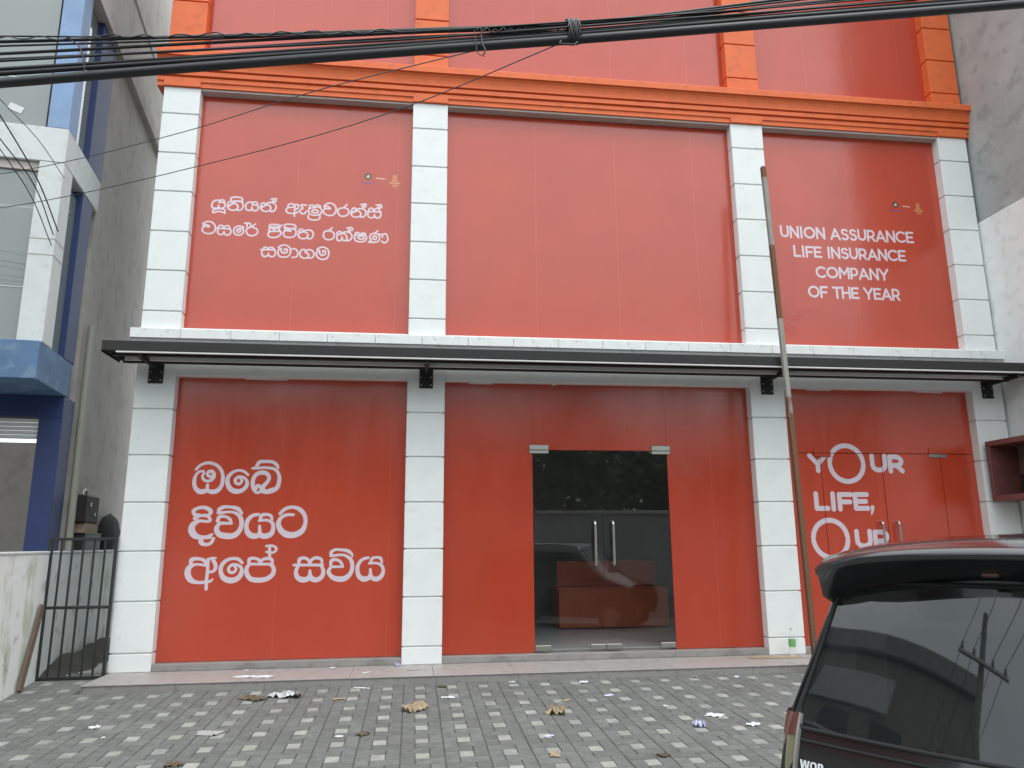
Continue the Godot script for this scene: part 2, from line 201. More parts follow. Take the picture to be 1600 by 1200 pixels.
		[0, 1631, 866, 30, 1541, 866, 30, 1541, 725, 30, 1631, 725, 30],
		[0, 1541, 795, 30, 1618, 795, 30],
		[0, 1659, 717, 30, 1722, 869, 30, 1785, 717, 30],
		[0, 1679, 764, 30, 1765, 764, 30],
		[0, 1819, 717, 30, 1819, 866, 30, 1868, 866, 30, 1868, 866, 30, 1884, 863, 30, 1897, 853, 30, 1906, 838, 30, 1909, 821, 30, 1906, 803, 30, 1897, 788, 30, 1884, 779, 30, 1868, 775, 30, 1819, 775, 30],
		[0, 1868, 775, 30, 1912, 717, 30],
	],
	"LR": [
		[0, 349, 2380, 64, 456, 2264, 64, 563, 2380, 64],
		[0, 456, 2264, 64, 456, 2180, 64],
		[0, 627, 2298, 64, 634, 2336, 64, 646, 2373, 64, 665, 2408, 64, 689, 2439, 64, 718, 2465, 64, 751, 2486, 64, 787, 2502, 64, 825, 2512, 64, 864, 2515, 64, 903, 2512, 64, 941, 2502, 64, 977, 2486, 64, 1010, 2465, 64, 1039, 2439, 64, 1063, 2408, 64, 1082, 2373, 64, 1094, 2336, 64, 1101, 2298, 64],
		[0, 627, 2256, 64, 634, 2218, 64, 646, 2181, 64, 665, 2146, 64, 689, 2115, 64, 718, 2089, 64, 751, 2068, 64, 787, 2052, 64, 825, 2042, 64, 864, 2039, 64, 903, 2042, 64, 941, 2052, 64, 977, 2068, 64, 1010, 2089, 64, 1039, 2115, 64, 1063, 2146, 64, 1082, 2181, 64, 1094, 2218, 64, 1101, 2256, 64],
		[0, 1234, 2380, 64, 1234, 2260, 64, 1234, 2260, 64, 1238, 2239, 64, 1251, 2220, 64, 1271, 2205, 64, 1296, 2195, 64, 1324, 2192, 64, 1352, 2195, 64, 1377, 2205, 64, 1398, 2220, 64, 1410, 2239, 64, 1415, 2260, 64, 1415, 2380, 64],
		[0, 1488, 2180, 64, 1488, 2370, 64, 1579, 2370, 64, 1579, 2370, 64, 1607, 2366, 64, 1631, 2353, 64, 1647, 2334, 64, 1653, 2312, 64, 1647, 2290, 64, 1631, 2271, 64, 1607, 2258, 64, 1579, 2254, 64, 1488, 2254, 64],
		[0, 1579, 2254, 64, 1658, 2180, 64],
		[0, 389, 1878, 64, 389, 1688, 64, 543, 1688, 64],
		[0, 624, 1678, 64, 624, 1878, 64],
		[0, 881, 1868, 64, 715, 1868, 64, 715, 1678, 64],
		[0, 715, 1772, 64, 858, 1772, 64],
		[0, 1104, 1868, 64, 938, 1868, 64, 938, 1688, 64, 1104, 1688, 64],
		[0, 938, 1778, 64, 1082, 1778, 64],
		[0, 1171, 1700, 55, 1161, 1645, 35, 1146, 1610, 20],
		[0, 304, 1318, 64, 311, 1356, 64, 323, 1393, 64, 342, 1428, 64, 366, 1459, 64, 395, 1485, 64, 428, 1506, 64, 464, 1522, 64, 502, 1532, 64, 541, 1535, 64, 580, 1532, 64, 618, 1522, 64, 654, 1506, 64, 687, 1485, 64, 716, 1459, 64, 740, 1428, 64, 759, 1393, 64, 771, 1356, 64, 778, 1318, 64],
		[0, 304, 1276, 64, 311, 1238, 64, 323, 1201, 64, 342, 1166, 64, 366, 1135, 64, 395, 1109, 64, 428, 1088, 64, 464, 1072, 64, 502, 1062, 64, 541, 1059, 64, 580, 1062, 64, 618, 1072, 64, 654, 1088, 64, 687, 1109, 64, 716, 1135, 64, 740, 1166, 64, 759, 1201, 64, 771, 1238, 64, 778, 1276, 64],
		[0, 909, 1390, 64, 909, 1270, 64, 909, 1270, 64, 913, 1249, 64, 926, 1230, 64, 947, 1215, 64, 972, 1205, 64, 1000, 1202, 64, 1029, 1205, 64, 1054, 1215, 64, 1074, 1230, 64, 1087, 1249, 64, 1092, 1270, 64, 1092, 1390, 64],
		[0, 1166, 1190, 64, 1166, 1380, 64, 1258, 1380, 64, 1258, 1380, 64, 1286, 1376, 64, 1311, 1363, 64, 1327, 1344, 64, 1332, 1322, 64, 1327, 1300, 64, 1311, 1281, 64, 1286, 1268, 64, 1258, 1264, 64, 1166, 1264, 64],
		[0, 1258, 1264, 64, 1338, 1190, 64],
		[0, 472, 852, 64, 462, 863, 64, 448, 870, 64, 433, 873, 64, 417, 872, 64, 402, 866, 64, 391, 857, 64, 383, 844, 64, 381, 831, 64, 383, 818, 64, 391, 805, 64, 402, 796, 64, 417, 790, 64, 445, 783, 64, 456, 780, 64, 465, 774, 64, 473, 766, 64, 479, 757, 64, 483, 747, 64, 484, 737, 64, 482, 722, 64, 473, 708, 64, 461, 697, 64, 445, 691, 64, 428, 689, 64, 411, 693, 64, 397, 701, 64, 386, 713, 64],
		[0, 522, 875, 64, 663, 875, 64],
		[0, 592, 875, 64, 592, 685, 64],
		[0, 702, 685, 64, 702, 875, 64, 764, 875, 64, 764, 875, 64, 784, 871, 64, 800, 858, 64, 811, 839, 64, 815, 817, 64, 811, 795, 64, 800, 776, 64, 784, 763, 64, 764, 759, 64, 702, 759, 64],
		[0, 764, 759, 64, 819, 685, 64],
		[0, 984, 875, 64, 870, 875, 64, 870, 695, 64, 984, 695, 64],
		[0, 870, 785, 64, 968, 785, 64],
		[0, 1027, 685, 64, 1027, 885, 64, 1160, 685, 64, 1160, 885, 64],
		[0, 1358, 853, 64, 1337, 867, 64, 1314, 876, 64, 1289, 877, 64, 1265, 871, 64, 1243, 859, 64, 1226, 841, 64, 1214, 819, 64, 1208, 795, 64, 1208, 769, 64, 1216, 745, 64, 1229, 724, 64, 1248, 708, 64, 1270, 697, 64, 1295, 693, 64, 1319, 696, 64, 1342, 705, 64, 1372, 725, 64, 1372, 781, 64, 1305, 781, 64],
		[0, 1411, 875, 64, 1552, 875, 64],
		[0, 1481, 875, 64, 1481, 685, 64],
		[0, 1591, 685, 64, 1591, 885, 64],
		[0, 1720, 685, 64, 1720, 885, 64],
		[0, 1591, 785, 64, 1720, 785, 64],
	],
}

var rng := RandomNumberGenerator.new()
var meshes := {}
var M := {}
var cam: Camera3D
var cam_r: Vector3
var cam_u: Vector3
var cam_f: Vector3
var to_srgb := PackedByteArray()
var names_used := {}

# ---------------------------------------------------------------- helpers

func lin(r: float, g: float, b: float) -> Color:
	return Color(r, g, b).linear_to_srgb()

func ground_y(z: float) -> float:
	return -SLOPE * (z - 0.76)

func numbered(called: String) -> String:
	var n: int = names_used.get(called, 0)
	names_used[called] = n + 1
	return called if n == 0 else "%s_%03d" % [called, n]

func base(called: String, label := "", category := "", group := "", at := Vector3.ZERO, turn := 0.0) -> Node3D:
	var o := Node3D.new()
	o.name = numbered(called)
	add_child(o, true)
	o.position = at
	o.rotation.y = turn
	tag(o, label, category, group)
	return o

func tag(o: Node, label := "", category := "", group := "", kind := "") -> void:
	if label != "": o.set_meta("label", label)
	if category != "": o.set_meta("category", category)
	if group != "": o.set_meta("group", group)
	if kind != "": o.set_meta("kind", kind)

func put(parent: Node, called: String, mesh: Mesh, mat: Material, at := Vector3.ZERO, rot := Vector3.ZERO) -> MeshInstance3D:
	var o := MeshInstance3D.new()
	o.name = called
	o.mesh = mesh
	o.material_override = mat
	parent.add_child(o, true)
	o.position = at
	o.rotation = rot
	return o

func top(called: String, mesh: Mesh, mat: Material, at: Vector3, label: String, category: String, group := "", rot := Vector3.ZERO) -> MeshInstance3D:
	var o := put(self, numbered(called), mesh, mat, at, rot)
	tag(o, label, category, group)
	return o

func struct(called: String, mesh: Mesh, mat: Material, at := Vector3.ZERO, label := "") -> MeshInstance3D:
	var o := put(self, numbered(called), mesh, mat, at)
	tag(o, label, "", "", "structure")
	return o

func begin(smooth := false) -> SurfaceTool:
	var st := SurfaceTool.new()
	st.begin(Mesh.PRIMITIVE_TRIANGLES)
	st.set_smooth_group(0 if smooth else -1)
	return st

func tri(st: SurfaceTool, a: Vector3, b: Vector3, c: Vector3, out: Vector3) -> void:
	st.set_normal(out)
	st.add_vertex(a)
	if (b - a).cross(c - a).dot(out) > 0.0:
		st.add_vertex(c)
		st.add_vertex(b)
	else:
		st.add_vertex(b)
		st.add_vertex(c)

func quad(st: SurfaceTool, a: Vector3, b: Vector3, c: Vector3, d: Vector3, out: Vector3) -> void:
	tri(st, a, b, c, out)
	tri(st, a, c, d, out)

func cbox_into(st: SurfaceTool, size: Vector3, b: float, at := Vector3.ZERO, basis_ := Basis.IDENTITY) -> void:
	var h := size * 0.5
	b = minf(b, minf(h.x, minf(h.y, h.z)) * 0.9)
	for i in 3:
		var u := (i + 1) % 3
		var v := (i + 2) % 3
		for s in [-1.0, 1.0]:
			var p := []
			for c in [[-1, -1], [1, -1], [1, 1], [-1, 1]]:
				var q := Vector3.ZERO
				q[i] = s * h[i]
				q[u] = c[0] * (h[u] - b)
				q[v] = c[1] * (h[v] - b)
				p.append(at + basis_ * q)
			var n := Vector3.ZERO
			n[i] = s
			quad(st, p[0], p[1], p[2], p[3], basis_ * n)
			if b > 0.0:
				for s2 in [-1.0, 1.0]:
					# edge between faces i(s) and u(s2), running along v
					var a1 := Vector3.ZERO
					a1[i] = s * h[i]; a1[u] = s2 * (h[u] - b); a1[v] = -(h[v] - b)
					var a2 := a1
					a2[v] = h[v] - b
					var b1 := Vector3.ZERO
					b1[i] = s * (h[i] - b); b1[u] = s2 * h[u]; b1[v] = -(h[v] - b)
					var b2 := b1
					b2[v] = h[v] - b
					var en := Vector3.ZERO
					en[i] = s; en[u] = s2
					quad(st, at + basis_ * a1, at + basis_ * a2, at + basis_ * b2, at + basis_ * b1, basis_ * en.normalized())
	if b > 0.0:
		for sx in [-1.0, 1.0]:
			for sy in [-1.0, 1.0]:
				for sz in [-1.0, 1.0]:
					var n3 := Vector3(sx, sy, sz).normalized()
					tri(st, at + basis_ * Vector3(sx * h.x, sy * (h.y - b), sz * (h.z - b)), at + basis_ * Vector3(sx * (h.x - b), sy * h.y, sz * (h.z - b)), at + basis_ * Vector3(sx * (h.x - b), sy * (h.y - b), sz * h.z), basis_ * n3)

func cbox(sx: float, sy: float, sz: float, b := 0.004) -> Mesh:
	var key := "%.4f %.4f %.4f %.4f" % [sx, sy, sz, b]
	if not meshes.has(key):
		var st := begin()
		cbox_into(st, Vector3(sx, sy, sz), b)
		meshes[key] = st.commit()
	return meshes[key]

# a box given by its two corners
func span(parent: Node, called: String, a: Vector3, b: Vector3, mat: Material, bevel := 0.004) -> MeshInstance3D:
	return put(parent, called, cbox(absf(b.x - a.x), absf(b.y - a.y), absf(b.z - a.z), bevel), mat, (a + b) * 0.5)

func bezier_path(pts: Array, n := 6) -> PackedVector3Array:
	var out := PackedVector3Array()
	for i in pts.size() - 1:
		var p0: Vector3 = pts[maxi(i - 1, 0)]
		var p1: Vector3 = pts[i]
		var p2: Vector3 = pts[i + 1]
		var p3: Vector3 = pts[mini(i + 2, pts.size() - 1)]
		if i == 0: p0 = p1 * 2.0 - p2
		if i == pts.size() - 2: p3 = p2 * 2.0 - p1
		var d1 := maxf(p1.distance_to(p2), 1e-5)
		var d0 := maxf(p0.distance_to(p1), 1e-5)
		var d2 := maxf(p2.distance_to(p3), 1e-5)
		for k in n:
			out.append(p1.cubic_interpolate_in_time(p2, p0, p3, float(k) / n, d1, -d0, d1 + d2))
	out.append(pts[-1])
	return out

func tube_into(st: SurfaceTool, path: PackedVector3Array, radius: float, sides := 8, caps := true) -> void:
	var rings := []
	var side := Vector3.ZERO
	for i in path.size():
		var t := (path[mini(i + 1, path.size() - 1)] - path[maxi(i - 1, 0)]).normalized()
		if side == Vector3.ZERO:
			side = t.cross(Vector3.UP if absf(t.y) < 0.9 else Vector3.RIGHT).normalized()
		side = (side - t * side.dot(t)).normalized()
		var up := t.cross(side)
		var ring := []
		for k in sides:
			var a := TAU * k / sides
			ring.append(side * cos(a) + up * sin(a))
		rings.append(ring)
	for i in path.size() - 1:
		for k in sides:
			var k2 := (k + 1) % sides
			var n00: Vector3 = rings[i][k]
			var n01: Vector3 = rings[i][k2]
			var n10: Vector3 = rings[i + 1][k]
			var n11: Vector3 = rings[i + 1][k2]
			var p00 := path[i] + n00 * radius
			var p01 := path[i] + n01 * radius
			var p10 := path[i + 1] + n10 * radius
			var p11 := path[i + 1] + n11 * radius
			var flip := (p01 - p00).cross(p10 - p00).dot(n00) > 0.0
			var seq := [[p00, n00], [p10, n10], [p01, n01], [p01, n01], [p10, n10], [p11, n11]] if flip else [[p00, n00], [p01, n01], [p10, n10], [p01, n01], [p11, n11], [p10, n10]]
			for q in seq:
				st.set_normal(q[1])
				st.add_vertex(q[0])
	if caps:
		for e in [0, path.size() - 1]:
			var out := (path[0] - path[1]).normalized() if e == 0 else (path[-1] - path[-2]).normalized()
			for k in sides:
				tri(st, path[e], path[e] + rings[e][k] * radius, path[e] + rings[e][(k + 1) % sides] * radius, out)

func tube(pts: Array, radius: float, sides := 8, n := 6) -> Mesh:
	var st := begin(true)
	tube_into(st, bezier_path(pts, n), radius, sides)
	return st.commit()

# a turned shape: profile of (radius, height) pairs about the y axis
func lathe(profile: Array, sides := 20) -> Mesh:
	var st := begin(true)
	for i in profile.size() - 1:
		var a: Vector2 = profile[i]
		var b: Vector2 = profile[i + 1]
		var sl := Vector2(b.y - a.y, a.x - b.x).normalized()
		for k in sides:
			var t0 := TAU * k / sides
			var t1 := TAU * (k + 1) / sides
			var d0 := Vector3(cos(t0), 0, sin(t0))
			var d1 := Vector3(cos(t1), 0, sin(t1))
			var n0 := (d0 * sl.x + Vector3.UP * sl.y).normalized()
			var n1 := (d1 * sl.x + Vector3.UP * sl.y).normalized()
			var p := [d0 * a.x + Vector3.UP * a.y, d1 * a.x + Vector3.UP * a.y, d1 * b.x + Vector3.UP * b.y, d0 * b.x + Vector3.UP * b.y]
			var nn := [n0, n1, n1, n0]
			for tr in [[0, 1, 2], [0, 2, 3]]:
				var g: Vector3 = (p[tr[1]] - p[tr[0]]).cross(p[tr[2]] - p[tr[0]])
				var order: Array = [tr[0], tr[2], tr[1]] if g.dot(n0) > 0.0 else tr
				for q in order:
					st.set_normal(nn[q])
					st.add_vertex(p[q])
	return st.commit()

# a profile of (z, y) points swept along x
func sweep_x(profile: Array, x0: float, x1: float) -> Mesh:
	var st := begin()
	var mid := Vector2.ZERO
	for p in profile: mid += p
	mid /= profile.size()
	for i in profile.size():
		var a: Vector2 = profile[i]
		var b: Vector2 = profile[(i + 1) % profile.size()]
		var n2 := Vector2(b.y - a.y, a.x - b.x).normalized()   # outward when the profile runs counter-clockwise in (z, y)
		quad(st, Vector3(x0, a.y, a.x), Vector3(x1, a.y, a.x), Vector3(x1, b.y, b.x), Vector3(x0, b.y, b.x), Vector3(0, n2.y, n2.x))
	var poly := PackedVector2Array(profile)
	var idx := Geometry2D.triangulate_polygon(poly)
	for i in range(0, idx.size(), 3):
		for e in [[x0, -1.0], [x1, 1.0]]:
			var q := []
			for k in 3:
				q.append(Vector3(e[0], poly[idx[i + k]].y, poly[idx[i + k]].x))
			tri(st, q[0], q[1], q[2], Vector3(e[1], 0, 0))
	return st.commit()

# rings of points joined into a skin with smooth normals
func loft(rings: Array, closed := false) -> Mesh:
	var st := begin(true)
	var n: int = rings[0].size()
	for i in rings.size() - 1:
		for k in (n if closed else n - 1):
			var k2 := (k + 1) % n
			for v in [rings[i][k], rings[i][k2], rings[i + 1][k], rings[i][k2], rings[i + 1][k2], rings[i + 1][k]]:
				st.add_vertex(v)
	st.generate_normals()
	return st.commit()

# ---------------------------------------------------------------- materials

func srgb_byte(v: float) -> int:
	return to_srgb[clampi(int(v * 1023.0), 0, 1023)]

func noise_bytes(size: int, freq: float, seed_: int, octaves := 4, kind := FastNoiseLite.TYPE_SIMPLEX_SMOOTH) -> PackedByteArray:
	var n := FastNoiseLite.new()
	n.noise_type = kind
	n.frequency = freq
	n.seed = seed_
	n.fractal_octaves = octaves
	var im := n.get_seamless_image(size, size)
	im.convert(Image.FORMAT_L8)
	return im.get_data()

# colour with fine grain and coarse patches; a third layer of stains towards another colour
func grain_texture(base_: Vector3, fine: float, coarse: float, seed_: int, size := 512, stain := Vector3.ZERO, stain_from := 2.0, stain_amount := 0.0, ffreq := 0.12, cfreq := 0.012) -> ImageTexture:
	var f := noise_bytes(size, ffreq, seed_, 3)
	var c := noise_bytes(size, cfreq, seed_ + 7, 4)
	var s := noise_bytes(size, cfreq * 1.7, seed_ + 19, 5) if stain_amount > 0.0 else c
	var data := PackedByteArray()
	data.resize(size * size * 3)
	for i in size * size:
		var k := 1.0 + (f[i] / 255.0 - 0.5) * fine + (c[i] / 255.0 - 0.5) * coarse
		var v := base_ * k
		if stain_amount > 0.0:
			var t := clampf((s[i] / 255.0 - stain_from) * 6.0, 0.0, 1.0) * stain_amount * (0.6 + 0.4 * f[i] / 255.0)
			v = v.lerp(stain, t)
		data[i * 3] = srgb_byte(v.x)
		data[i * 3 + 1] = srgb_byte(v.y)
		data[i * 3 + 2] = srgb_byte(v.z)
	var im := Image.create_from_data(size, size, false, Image.FORMAT_RGB8, data)
	im.generate_mipmaps()
	return ImageTexture.create_from_image(im)

func relief_texture(freq: float, seed_: int, strength: float, size := 256) -> ImageTexture:
	var n := FastNoiseLite.new()
	n.frequency = freq
	n.seed = seed_
	n.fractal_octaves = 4
	var im := n.get_seamless_image(size, size)
	im.convert(Image.FORMAT_RGBA8)
	im.bump_map_to_normal_map(strength)
	return ImageTexture.create_from_image(im)

func surface(called: String, base_: Vector3, rough: float, fine := 0.1, coarse := 0.1, tiles := 0.5, stain := Vector3.ZERO, stain_from := 2.0, stain_amount := 0.0, size := 256) -> StandardMaterial3D:
	var m := StandardMaterial3D.new()
	m.resource_name = called
	m.albedo_texture = grain_texture(base_, fine, coarse, hash(called) % 1000, size, stain, stain_from, stain_amount)
	m.roughness = rough
	m.uv1_triplanar = true
	m.uv1_world_triplanar = true
	m.uv1_scale = Vector3.ONE * tiles
	M[called] = m
	return m

func plain(called: String, base_: Vector3, rough: float, metal := 0.0, spec := 0.5) -> StandardMaterial3D:
	var m := StandardMaterial3D.new()
	m.resource_name = called
	m.albedo_color = lin(base_.x, base_.y, base_.z)
	m.roughness = rough
	m.metallic = metal
	m.metallic_specular = spec
	M[called] = m
	return m

func pane_material(called: String, tint: Vector3, alpha: float) -> StandardMaterial3D:
	var m := plain(called, tint, 0.02, 0.0, 0.6)
	m.transparency = BaseMaterial3D.TRANSPARENCY_ALPHA
	m.albedo_color.a = alpha
	return m

const FILM := Vector3(0.475, 0.056, 0.026)
const INK := Vector3(0.66, 0.57, 0.63)

func film_image(w: int, h: int, seams: Array) -> Image:
	var im := Image.create(w, h, false, Image.FORMAT_RGB8)
	im.fill(lin(FILM.x, FILM.y, FILM.z))
	# faint cloudy differences in the print, then the overlaps of the film strips
	var f := noise_bytes(256, 0.012, 31, 3)
	var data := im.get_data()
	var lut := []
	for v in 256:
		var k := 1.0 + (v / 255.0 - 0.5) * 0.10
		lut.append([srgb_byte(FILM.x * k), srgb_byte(FILM.y * k), srgb_byte(FILM.z * k)])
	for y in h:
		var row := (y * 256 / h) * 256
		for x in w:
			var e: Array = lut[f[row + x * 256 / w]]
			var o := (y * w + x) * 3
			data[o] = e[0]
			data[o + 1] = e[1]
			data[o + 2] = e[2]
	im = Image.create_from_data(w, h, false, Image.FORMAT_RGB8, data)
	for s in seams:
		im.fill_rect(Rect2i(int(s * w), 0, maxi(2, w / 256), h), lin(FILM.x * 1.06, FILM.y * 1.3, FILM.z * 1.35))
	return im

func film_material(called: String, im: Image) -> StandardMaterial3D:
	im.generate_mipmaps()
	var m := StandardMaterial3D.new()
	m.resource_name = called
	m.albedo_texture = ImageTexture.create_from_image(im)
	m.roughness = 0.24
	m.roughness_texture = M.film_smears
	m.metallic_specular = 0.63
	m.normal_enabled = true
	m.normal_texture = M.film_relief
	m.normal_scale = 0.012
	M[called] = m
	return m

func ink_stroke(im: Image, cover: Dictionary, stroke: Array, sc: float) -> void:
	var pts := []
	for i in range(1, stroke.size(), 3):
		pts.append(Vector3(stroke[i] * 0.001 * sc, im.get_height() - stroke[i + 1] * 0.001 * sc, stroke[i + 2] * 0.0005 * sc))
	var path := bezier_path(pts, 6) if stroke[0] == 1 else PackedVector3Array(pts)
	var w := im.get_width()
	for i in path.size() - 1:
		var a := path[i]
		var b := path[i + 1]
		var rmax := maxf(a.z, b.z) + 1.5
		var d := Vector2(b.x - a.x, b.y - a.y)
		var l2 := maxf(d.length_squared(), 1e-6)
		for y in range(maxi(0, int(minf(a.y, b.y) - rmax)), mini(im.get_height() - 1, int(maxf(a.y, b.y) + rmax)) + 1):
			for x in range(maxi(0, int(minf(a.x, b.x) - rmax)), mini(w - 1, int(maxf(a.x, b.x) + rmax)) + 1):
				var q := Vector2(x + 0.5 - a.x, y + 0.5 - a.y)
				var t := clampf(q.dot(d) / l2, 0.0, 1.0)
				var c := clampf(lerpf(a.z, b.z, t) - (q - d * t).length() + 0.5, 0.0, 1.0)
				if c > 0.0:
					var key := y * w + x
					cover[key] = maxf(c, cover.get(key, 0.0))

func lay_ink(im: Image, strokes: Array, sc: float, colour: Vector3) -> void:
	var cover := {}
	for s in strokes:
		ink_stroke(im, cover, s, sc)
	var w := im.get_width()
	for key in cover:
		var c: float = cover[key]
		var x: int = key % w
		var y: int = key / w
		var under := im.get_pixel(x, y).srgb_to_linear()
		var v := Vector3(under.r, under.g, under.b).lerp(colour, c)
		im.set_pixel(x, y, lin(v.x, v.y, v.z))

func blot(im: Image, cx: float, cy: float, rx: float, ry: float, sc: float, colour: Vector3, amount: float, seed_: int) -> void:
	var n := FastNoiseLite.new()
	n.seed = seed_
	n.frequency = 0.03
	var h := im.get_height()
	for y in range(maxi(0, h - int((cy + ry) * sc)), mini(h, h - int((cy - ry) * sc))):
		for x in range(maxi(0, int((cx - rx) * sc)), mini(im.get_width(), int((cx + rx) * sc))):
			var q := Vector2((x / sc - cx) / rx, ((h - y) / sc - cy) / ry)
			var t := clampf((n.get_noise_2d(x, y) * 1.4 + 0.75 - q.length()) * 2.5, 0.0, 1.0) * amount
			if t > 0.0:
				var u := im.get_pixel(x, y).srgb_to_linear()
				var v := Vector3(u.r, u.g, u.b).lerp(colour, t)
				im.set_pixel(x, y, lin(v.x, v.y, v.z))

func emblems(im: Image, sc: float, x: float, y: float) -> void:
	# a small round crest over a blue line, the word between, and a gold crest with two lines of print
	var circle := [0]
	for k in 17:
		circle.append_array([x * 1000 + 38 * cos(TAU * k / 16), y * 1000 + 38 * sin(TAU * k / 16), 22])
	lay_ink(im, [circle], sc, Vector3(0.05, 0.055, 0.035))
	lay_ink(im, [[0, x * 1000 - 10, y * 1000 - 8, 18, x * 1000 + 8, y * 1000 + 12, 22, x * 1000 + 12, y * 1000 - 12, 16]], sc, Vector3(0.6, 0.55, 0.42))
	lay_ink(im, [[0, x * 1000 - 85, y * 1000 - 92, 16, x * 1000 + 85, y * 1000 - 96, 16]], sc, Vector3(0.16, 0.06, 0.22))
	lay_ink(im, [[0, x * 1000 + 118, y * 1000 - 16, 18, x * 1000 + 128, y * 1000 - 18, 14, x * 1000 + 220, y * 1000 - 24, 14]], sc, Vector3(0.7, 0.45, 0.45))
	var g := []
	for e in [[330, 30, 330, -40, 10], [352, 40, 352, -40, 14], [374, 34, 374, -40, 9], [312, -48, 398, -50, 10], [290, -74, 418, -78, 18], [318, -104, 396, -106, 10], [330, -126, 388, -128, 9]]:
		g.append([0, x * 1000 + e[0], y * 1000 + e[1], e[4], x * 1000 + e[2], y * 1000 + e[3], e[4]])
	lay_ink(im, g, sc, Vector3(0.62, 0.30, 0.12))

func make_materials() -> void:
	to_srgb.resize(1024)
	for i in 1024:
		to_srgb[i] = clampi(int(Color(i / 1023.0, 0, 0).linear_to_srgb().r * 255.0 + 0.5), 0, 255)
	surface("white_paint", Vector3(0.78, 0.80, 0.79), 0.55, 0.04, 0.05, 0.45, Vector3(0.62, 0.61, 0.57), 0.70, 0.35, 512)
	surface("left_white", Vector3(0.62, 0.64, 0.63), 0.6, 0.05, 0.10, 0.5, Vector3(0.46, 0.46, 0.43), 0.62, 0.5, 512)
	surface("ledge_white", Vector3(0.76, 0.78, 0.76), 0.55, 0.06, 0.10, 0.8, Vector3(0.34, 0.33, 0.30), 0.68, 0.5, 512)
	surface("orange_paint", Vector3(0.72, 0.140, 0.036), 0.6, 0.06, 0.10, 0.4, Vector3(0.55, 0.11, 0.034), 0.60, 0.6, 512)
	surface("soffit_grey", Vector3(0.50, 0.45, 0.42), 0.8, 0.08, 0.14, 0.6)
	surface("step_tile", Vector3(0.35, 0.325, 0.31), 0.5, 0.10, 0.14, 0.7, Vector3(0.22, 0.20, 0.185), 0.60, 0.6, 512)
	surface("riser_tile", Vector3(0.27, 0.255, 0.245), 0.6, 0.10, 0.16, 0.7, Vector3(0.15, 0.14, 0.125), 0.6, 0.6)
	surface("dark_steel", Vector3(0.020, 0.017, 0.0175), 0.7, 0.15, 0.2, 0.8)
	surface("black_iron", Vector3(0.022, 0.024, 0.024), 0.5, 0.2, 0.3, 1.5)
	surface("cement", Vector3(0.36, 0.375, 0.365), 0.9, 0.12, 0.24, 0.25, Vector3(0.22, 0.23, 0.225), 0.58, 0.6, 512)
	surface("side_white", Vector3(0.78, 0.80, 0.79), 0.7, 0.06, 0.10, 0.35, Vector3(0.62, 0.63, 0.61), 0.6, 0.6, 512)
	surface("side_plaster", Vector3(0.47, 0.44, 0.415), 0.85, 0.06, 0.14, 0.22, Vector3(0.32, 0.295, 0.275), 0.58, 0.6, 512)
	surface("deep_blue", Vector3(0.024, 0.042, 0.13), 0.5, 0.08, 0.2, 0.6)
	surface("light_blue", Vector3(0.20, 0.31, 0.50), 0.5, 0.06, 0.18, 0.6, Vector3(0.30, 0.38, 0.50), 0.62, 0.5)
	surface("ledge_blue", Vector3(0.085, 0.165, 0.29), 0.6, 0.08, 0.3, 0.7, Vector3(0.20, 0.28, 0.36), 0.58, 0.6)
	surface("sand", Vector3(0.10, 0.098, 0.09), 0.95, 0.4, 0.3, 0.8)
	surface("asphalt", Vector3(0.075, 0.075, 0.075), 0.9, 0.4, 0.2, 0.5)
	surface("earth", Vector3(0.10, 0.085, 0.065), 0.95, 0.5, 0.4, 0.9)
	surface("dark_soil", Vector3(0.045, 0.042, 0.035), 0.95, 0.5, 0.5, 1.4)
	surface("wood", Vector3(0.16, 0.105, 0.075), 0.8, 0.3, 0.3, 1.2)
	surface("desk_wood", Vector3(0.52, 0.12, 0.05), 0.35, 0.12, 0.2, 0.8)
	surface("cardboard", Vector3(0.36, 0.28, 0.19), 0.85, 0.15, 0.25, 2.0)
	surface("paper", Vector3(0.66, 0.67, 0.69), 0.8, 0.08, 0.12, 3.0)
	surface("lilac_paper", Vector3(0.52, 0.53, 0.70), 0.75, 0.10, 0.15, 3.0)
	surface("grey_paper", Vector3(0.36, 0.34, 0.34), 0.8, 0.10, 0.2, 3.0)
	surface("dead_leaf", Vector3(0.13, 0.095, 0.06), 0.85, 0.3, 0.4, 4.0)
	surface("cable", Vector3(0.020, 0.020, 0.021), 0.42, 0.25, 0.3, 2.0)
	surface("red_steel", Vector3(0.17, 0.062, 0.058), 0.55, 0.2, 0.3, 1.5)
	surface("leaf_green", Vector3(0.055, 0.085, 0.03), 0.7, 0.3, 0.4, 1.0)
	surface("bark", Vector3(0.10, 0.075, 0.055), 0.9, 0.4, 0.3, 1.0)
	surface("far_cream", Vector3(0.32, 0.29, 0.25), 0.8, 0.1, 0.2, 0.3)
	surface("far_red", Vector3(0.30, 0.03, 0.03), 0.6, 0.1, 0.2, 0.4)
	surface("room_wall", Vector3(0.30, 0.30, 0.29), 0.8, 0.06, 0.08, 0.5)
	surface("room_floor", Vector3(0.46, 0.48, 0.48), 0.25, 0.06, 0.08, 0.5)
	plain("void", Vector3(0.012, 0.011, 0.011), 0.9)
	plain("bright_steel", Vector3(0.62, 0.61, 0.58), 0.22, 1.0)
	plain("satin_steel", Vector3(0.42, 0.42, 0.38), 0.38, 1.0)
	plain("zinc", Vector3(0.50, 0.50, 0.50), 0.45, 0.9)
	plain("strip_light", Vector3(0.68, 0.66, 0.65), 0.5)
	plain("silver_plastic", Vector3(0.62, 0.64, 0.66), 0.25, 0.3)
	plain("shutter_white", Vector3(0.62, 0.62, 0.59), 0.5)
